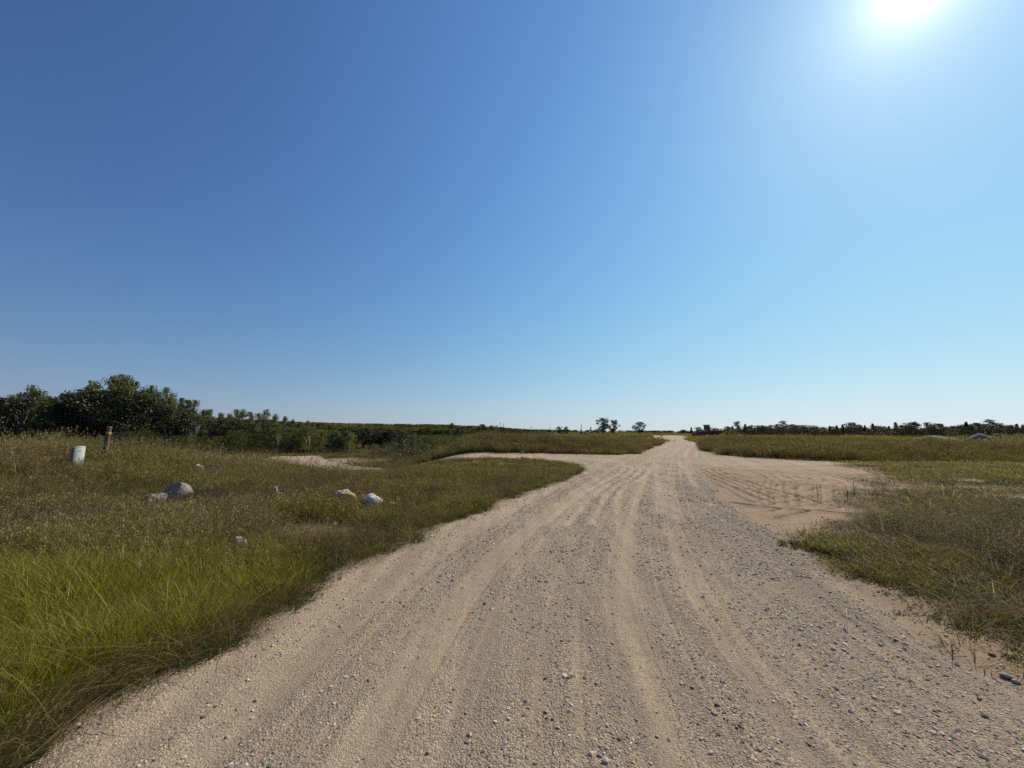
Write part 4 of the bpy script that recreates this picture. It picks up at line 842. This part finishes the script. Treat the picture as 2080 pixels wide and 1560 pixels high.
bm = bmesh.new(); cyl(bm, (0, 0, hp + .002), (0, 0, hp + .02), r * 1.12, r * 1.08, 24); bmo('cap', bm, GRY, post)
x, y = at(86, 8.2); zg = gz(x, y); fl = empty('survey_flag', (x, y, zg)); tag(fl, 'small faded pink survey flag in the grass left of the white pedestal', 'flag'); zf = top_z(86, 926, 8.2) - zg
bm = bmesh.new(); cyl(bm, (0, 0, -.05), (.01, 0, zf), .002, .002, 6); bmo('wire_staff', bm, GRY, fl)
bm = bmesh.new(); P = [(0, zf), (.11, zf - .012), (.10, zf - .05), (.055, zf - .035), (.01, zf - .07)]; vs = [bm.verts.new((px_, .012 * math.sin(i_ * 2.), pz_)) for i_, (px_, pz_) in enumerate(P)]; bm.faces.new(vs); bmesh.ops.solidify(bm, geom=bm.faces[:], thickness=.001); bmo('flag_cloth', bm, plain('pink_cloth', (.75, .28, .22), .7), fl)
# dark dead brush behind the white boulder, dead mullein stalks, sticks
M_brush = leafmat('dead_brush', (.035, .025, .025), (.06, .045, .045), (.10, .08, .08), .05, .8, 2, .3)
def brush(px, py, wid, h, label, seed, nb=260, mat=None):
    x, y, z = hit(px, py); me = tuft(nb, wid, h * .4, h, .008, .25, .5, 3, seed, .3, (.02, .012), 8, .03); me.materials.append(mat or M_brush); o = link('dead_brush' if mat is None else 'weed_clump', me, None, None, (x, y, gz(x, y))); tag(o, label, 'brush' if mat is None else 'weeds'); return o
brush(744, 1016, .24, .46, 'dark dead brush heaped behind the white boulder', 501, 300)
brush(775, 1026, .22, .18, 'purplish grey brush right of the white boulder', 502, 150, M_grey)
brush(415, 1034, .5, .5, 'dark tangled weeds right of the large grey boulder', 503, 320)
brush(535, 1040, .42, .46, 'reddish brown weeds heaped around the upright pink boulder', 508, 420, M_rust)
brush(600, 1030, .5, .36, 'brownish weeds right of the upright pink boulder', 509, 320, M_rust)
brush(455, 1012, .5, .44, 'green leafy weeds on top of the dark tangle', 504, 260, M_low)
brush(1690, 1130, .14, .36, 'bright yellow green upright plant at the right roadside', 505, 90, M_mead)
brush(1620, 1115, .22, .10, 'low dark green plant at the corner of the clearing', 506, 200, M_low)
brush(2050, 985, .55, .28, 'fresh green plants on the sand at the far right', 507, 200, M_low)
M_stalk = plain('dead_stalk', (.07, .05, .035), .9)
def stalk(px, top, base, label):
    x, y, z = hit(px, base); z = gz(x, y); h = max(.25, top_z(px, top, y) - z); g = np.random.default_rng(int(px)); bm = bmesh.new(); cyl(bm, (0, 0, -.02), (g.normal(0, .02), 0, h * .6), .007, .005, 6); cyl(bm, (0, 0, h * .55), (g.normal(0, .02), 0, h), .014 if px < 1500 else .006, .008 if px < 1500 else .003, 7)
    for k in range(4): a = g.uniform(0, 6.28); cyl(bm, (0, 0, h * .2 * (k + 1) * .8), (.05 * math.cos(a), .05 * math.sin(a), h * .2 * (k + 1) * .8 + .04), .004, .002, 5)
    o = bmo('dead_stalk', bm, M_stalk, None, (x, y, z)); tag(o, label, 'stalk', 'dead dark stalks standing in the left meadow')
for px, tp, bs in [(501, 906, 948), (476, 915, 945), (450, 916, 944), (618, 940, 968), (592, 942, 970), (726, 968, 1000), (697, 975, 1003), (880, 990, 1026), (1060, 927, 938), (942, 908, 930), (888, 905, 930), (860, 905, 932), (1735, 975, 1012), (1722, 985, 1020), (1662, 985, 1018), (1795, 985, 1020)]:
    stalk(px, tp, bs, 'thin dark dead weed stalk standing in the grass' if px < 1500 else 'thin dark dead weed stalk standing on the sand right')
# bleached curved stem at the right edge and straws
def stem(px0, py0, px1, py1, h, label, r=.004):
    a = np.array(hit(px0, py0)); b = np.array(hit(px1, py1)); a[2] = gz(a[0], a[1]); b[2] = gz(b[0], b[1]); P = [a + (b - a) * t + np.array([0, 0, h * math.sin(t * 2.2)]) for t in np.linspace(0, 1, 8)]
    V, Fc = tube(P, r, r * .4, 6); me = np_mesh('dry_stem', V, Fc, None, True); o = link('dry_stem', me, STRAW); tag(o, label, 'stem')
STRAW = plain('straw', (.55, .48, .34), .7)
stem(1630, 1112, 1648, 1100, .13, 'pale bleached stem arching over the right roadside plants', .006)
stem(800, 1042, 816, 1030, .02, 'pale straw lying right of the tan stone in the left meadow')
stem(1480, 1030, 1520, 1052, .01, 'thin dark twig on the lip of the sandy clearing', .006)
stem(1722, 1290, 1722, 1262, .10, 'thin upright stem at the right edge of the gravel')

# ------------------------------------------------------------------ sand and gravel mounds
def mound(px, top, base, wpx, Y, label, col, seed, dep=.8, prof=1.6):
    x, y = at(px, Y); zb = gz(x, y) - .15; h = top_z(px, top, Y) - zb; W = wpx * Y / F / 2; n = 60; m_ = 26; V = []; Fc = []
    for i in range(m_ + 1):
        for j in range(n):
            a = 6.2832 * j / n; t = i / m_; ir = 1 + .22 * (fbm(np.array([math.cos(a) * 1.4 + seed]), np.array([math.sin(a) * 1.4]), seed, 3)[0] - .5) * 2; rr = t * ir
            zz = h * (1 - t ** prof) * (1 + .0 * a); q = np.array([W * rr * math.cos(a), W * dep * rr * math.sin(a)]); zz += .10 * h * (fbm(np.array([q[0] * .9 + seed]), np.array([q[1] * .9]), seed + 3, 4)[0] - .5) * 2 * (1 - t)
            V.append((q[0], q[1], zz))
    for i in range(m_):
        for j in range(n): Fc.append((i * n + j, (i + 1) * n + j, (i + 1) * n + (j + 1) % n, i * n + (j + 1) % n))
    me = np_mesh('gravel_mound', V, Fc, None, True); o = link('gravel_mound', me, plain('mound_%d' % seed, col, .95, c2=tuple(c * .72 for c in col), scale=1.2, bump=.8), None, (x, y, zb)); tag(o, label, 'mound')
mound(1990, 880, 892, 62, 58, 'largest grey gravel mound rising above the weeds at the far right', (.17, .145, .115), 3)
mound(1900, 884.5, 892, 150, 60, 'long low gravel mound left of the largest one', (.19, .16, .12), 4, .3)
mound(1501, 882.5, 888, 48, 96, 'pale gravel mound behind the weeds right of the loader', (.21, .18, .145), 5)
mound(2016, 884.5, 890, 26, 66, 'reddish soil mound behind the right side of the largest mound', (.34, .21, .13), 6)
mound(1132, 881, 888, 40, 92, 'sandy mound in front of the leftmost lone trees', (.40, .31, .22), 7)
mound(836, 887, 900, 36, 100, 'pinkish sand mound beyond the dark rounded bush', (.42, .31, .23), 8)
boulder(1130, 883, 5, 4, 'cream', 'bright stone on the sandy mound before the lone trees', 120, cat='stone')

# ------------------------------------------------------------------ wheel loader far down the road
RED = plain('faded_red_paint', (.19, .04, .03), .55, c2=(.10, .03, .026), scale=2); DRK = plain('dark_steel', (.035, .03, .03), .6); TYR = plain('tyre_rubber', (.02, .02, .02), .9); RIM = plain('wheel_rim', (.20, .10, .07), .6); GLS = plain('cab_glass', (.03, .04, .045), .12, var=.05)
Yl = 112; xl, yl = at(1433, Yl); ld = empty('wheel_loader', (xl, yl, gz(xl, yl) + .12), math.radians(168)); ld.scale = (1.08, 1.08, 1.08); tag(ld, 'old dark red wheel loader with its bucket down parked beside the far road', 'wheel loader')
# built along local +x = front
def part(name, bm, mat, par=ld, bev=.03): return bmo(name, bm, mat, par, bev=bev)
bm = bmesh.new(); prism(bm, [(0, 0)] * 0 + [(-2.9, -.62), (-.35, -.62), (-.35, .62), (-2.9, .62)], .95, 2.0, lambda x, y: 2.0 + .18 * (x > -1)); part('engine_cover', bm, RED)
bm = bmesh.new(); box(bm, -3.05, -2.92, -.7, .7, .6, 1.75); part('counterweight', bm, DRK)
bm = bmesh.new(); box(bm, -.33, 1.25, -.42, .42, .75, 1.55); part('front_frame', bm, RED)
cab = part('cab', (lambda b: (box(b, -.95, .25, -.66, .66, 2.02, 2.25), [box(b, sx_, sx_ + .09, sy_, sy_ + .09, 2.26, 3.38) for sx_ in (-.93, .14) for sy_ in (-.64, .55)], b)[-1])(bmesh.new()), RED, bev=.01)
part('roof', (lambda b: (box(b, -1.1, .4, -.78, .78, 3.39, 3.56), b)[-1])(bmesh.new()), DRK, cab)
part('windscreen', (lambda b: (box(b, -.83, .13, -.60, .60, 2.27, 3.36), b)[-1])(bmesh.new()), GLS, cab)
part('exhaust', (lambda b: (cyl(b, (-1.9, .3, 1.98), (-1.9, .3, 3.0), .06, .06, 10), b)[-1])(bmesh.new()), DRK)
bm = bmesh.new(); prof = [(2.55, .12), (3.3, .10), (3.45, .18), (2.85, .28), (2.6, .6), (2.62, 1.0), (2.85, 1.35), (2.75, 1.4), (2.45, 1.05), (2.4, .5)]
a = [bm.verts.new((x, -1.35, z)) for x, z in prof]; b = [bm.verts.new((x, 1.35, z)) for x, z in prof]; bm.faces.new(a); bm.faces.new(b[::-1])
for i in range(len(prof)): bm.faces.new((a[i], b[i], b[(i + 1) % len(prof)], a[(i + 1) % len(prof)]))
for s_ in (-1.37, 1.33): v_ = [bm.verts.new((x, s_ + dy, z)) for dy in (0, .04) for x, z in ((2.6, .15), (3.4, .15), (2.85, 1.35), (2.55, 1.0))]; bm.faces.new(v_[:4]); bm.faces.new(v_[4:][::-1]); [bm.faces.new((v_[i], v_[4 + i], v_[4 + (i + 1) % 4], v_[(i + 1) % 4])) for i in range(4)]
bmesh.ops.recalc_face_normals(bm, faces=bm.faces); bk = bmo('bucket', bm, plain('bucket_red', (.09, .028, .026), .6), ld)
for s_ in (-.5, .5):
    bm = bmesh.new(); cyl(bm, (.7, s_, 1.75), (1.7, s_, 1.55), .13, .12, 8); cyl(bm, (1.7, s_, 1.55), (2.5, s_, .55), .12, .10, 8); part('lift_arm', bm, RED, bev=0)
    bm = bmesh.new(); cyl(bm, (.6, s_ * .5, 1.1), (1.7, s_ * .5, 1.35), .07, .07, 8); part('hydraulic_ram', bm, DRK, bev=0)
for xw in (-2.0, 1.0):
    for s_ in (-1, 1):
        bm = bmesh.new(); cyl(bm, (xw, s_ * .72, .78), (xw, s_ * 1.26, .78), .78, .78, 28); wh = part('wheel', bm, TYR, bev=.06)
        bm = bmesh.new(); cyl(bm, (xw, s_ * 1.262, .78), (xw, s_ * 1.30, .78), .42, .36, 20); part('rim', bm, RIM, wh, 0)
        bm = bmesh.new(); prism(bm, [(xw - .95, s_ * .70), (xw + .95, s_ * .70), (xw + .95, s_ * 1.22), (xw - .95, s_ * 1.22)][::s_], 1.60, 1.66); part('mudguard', bm, RED, bev=0)
# ------------------------------------------------------------------ power line in the valley and far poles
POLE = plain('pole_wood', (.14, .11, .09), .9)
def pole(px, Y, top, base_z, label, arms=1, name='power_pole'):
    x, y = at(px, Y, 872); o = empty(name, (x, y, base_z)); tag(o, label, 'power pole'); h = top_z(px, top, Y) - base_z; rr = .13 * max(1, Y / 220)
    bm = bmesh.new(); cyl(bm, (0, 0, 0), (0, 0, h), rr, rr * .7, 10); bmo('mast', bm, POLE, o)
    for k in range(arms): bm = bmesh.new(); box(bm, -1.2, 1.2, -rr * 1.6, -rr * 1.05, h * (.93 - .1 * k), h * (.93 - .1 * k) + .16 * max(1, Y / 220)); bmo('crossarm', bm, POLE, o)
    return o, h
pole(1079, 380, 866.5, -2, 'tiny power pole with a crossarm on the horizon above the bank')
pole(1117, 460, 868, -2, 'faint power pole left of the leftmost lone tree')
pole(1016, 420, 858, -3, 'taller of the faint poles behind the olive round tree')
pole(1023, 420, 860, -3, 'shorter of the faint poles behind the olive round tree')
A_, ha = pole(560, 86, 862, gz(*at(560, 86, 872)), 'power pole hidden in the young poplars carrying the low wires'); B_, hb = pole(985, 112, 880, gz(*at(985, 112, 872)), 'low pole behind the bank carrying the low wires')
WIRE = plain('wire_metal', (.30, .28, .24), .4, .4)
for k, (dx, dz, lb) in enumerate(((-.9, 0, 'pale overhead wire crossing in front of the valley woods, upper one'), (.9, -.35, 'pale overhead wire crossing in front of the valley woods, lower one'))):
    a = np.array(A_.location) + [dx, 0, ha * .95 + dz]; b = np.array(B_.location) + [dx, 0, hb * .95 + dz]; P = [a + (b - a) * t - np.array([0, 0, .9 * 4 * t * (1 - t)]) for t in np.linspace(0, 1, 24)]
    V, Fc = tube(P, .022, .022, 5); o = link('overhead_wire', np_mesh('overhead_wire', V, Fc, None, True), WIRE); tag(o, lb, 'wire')
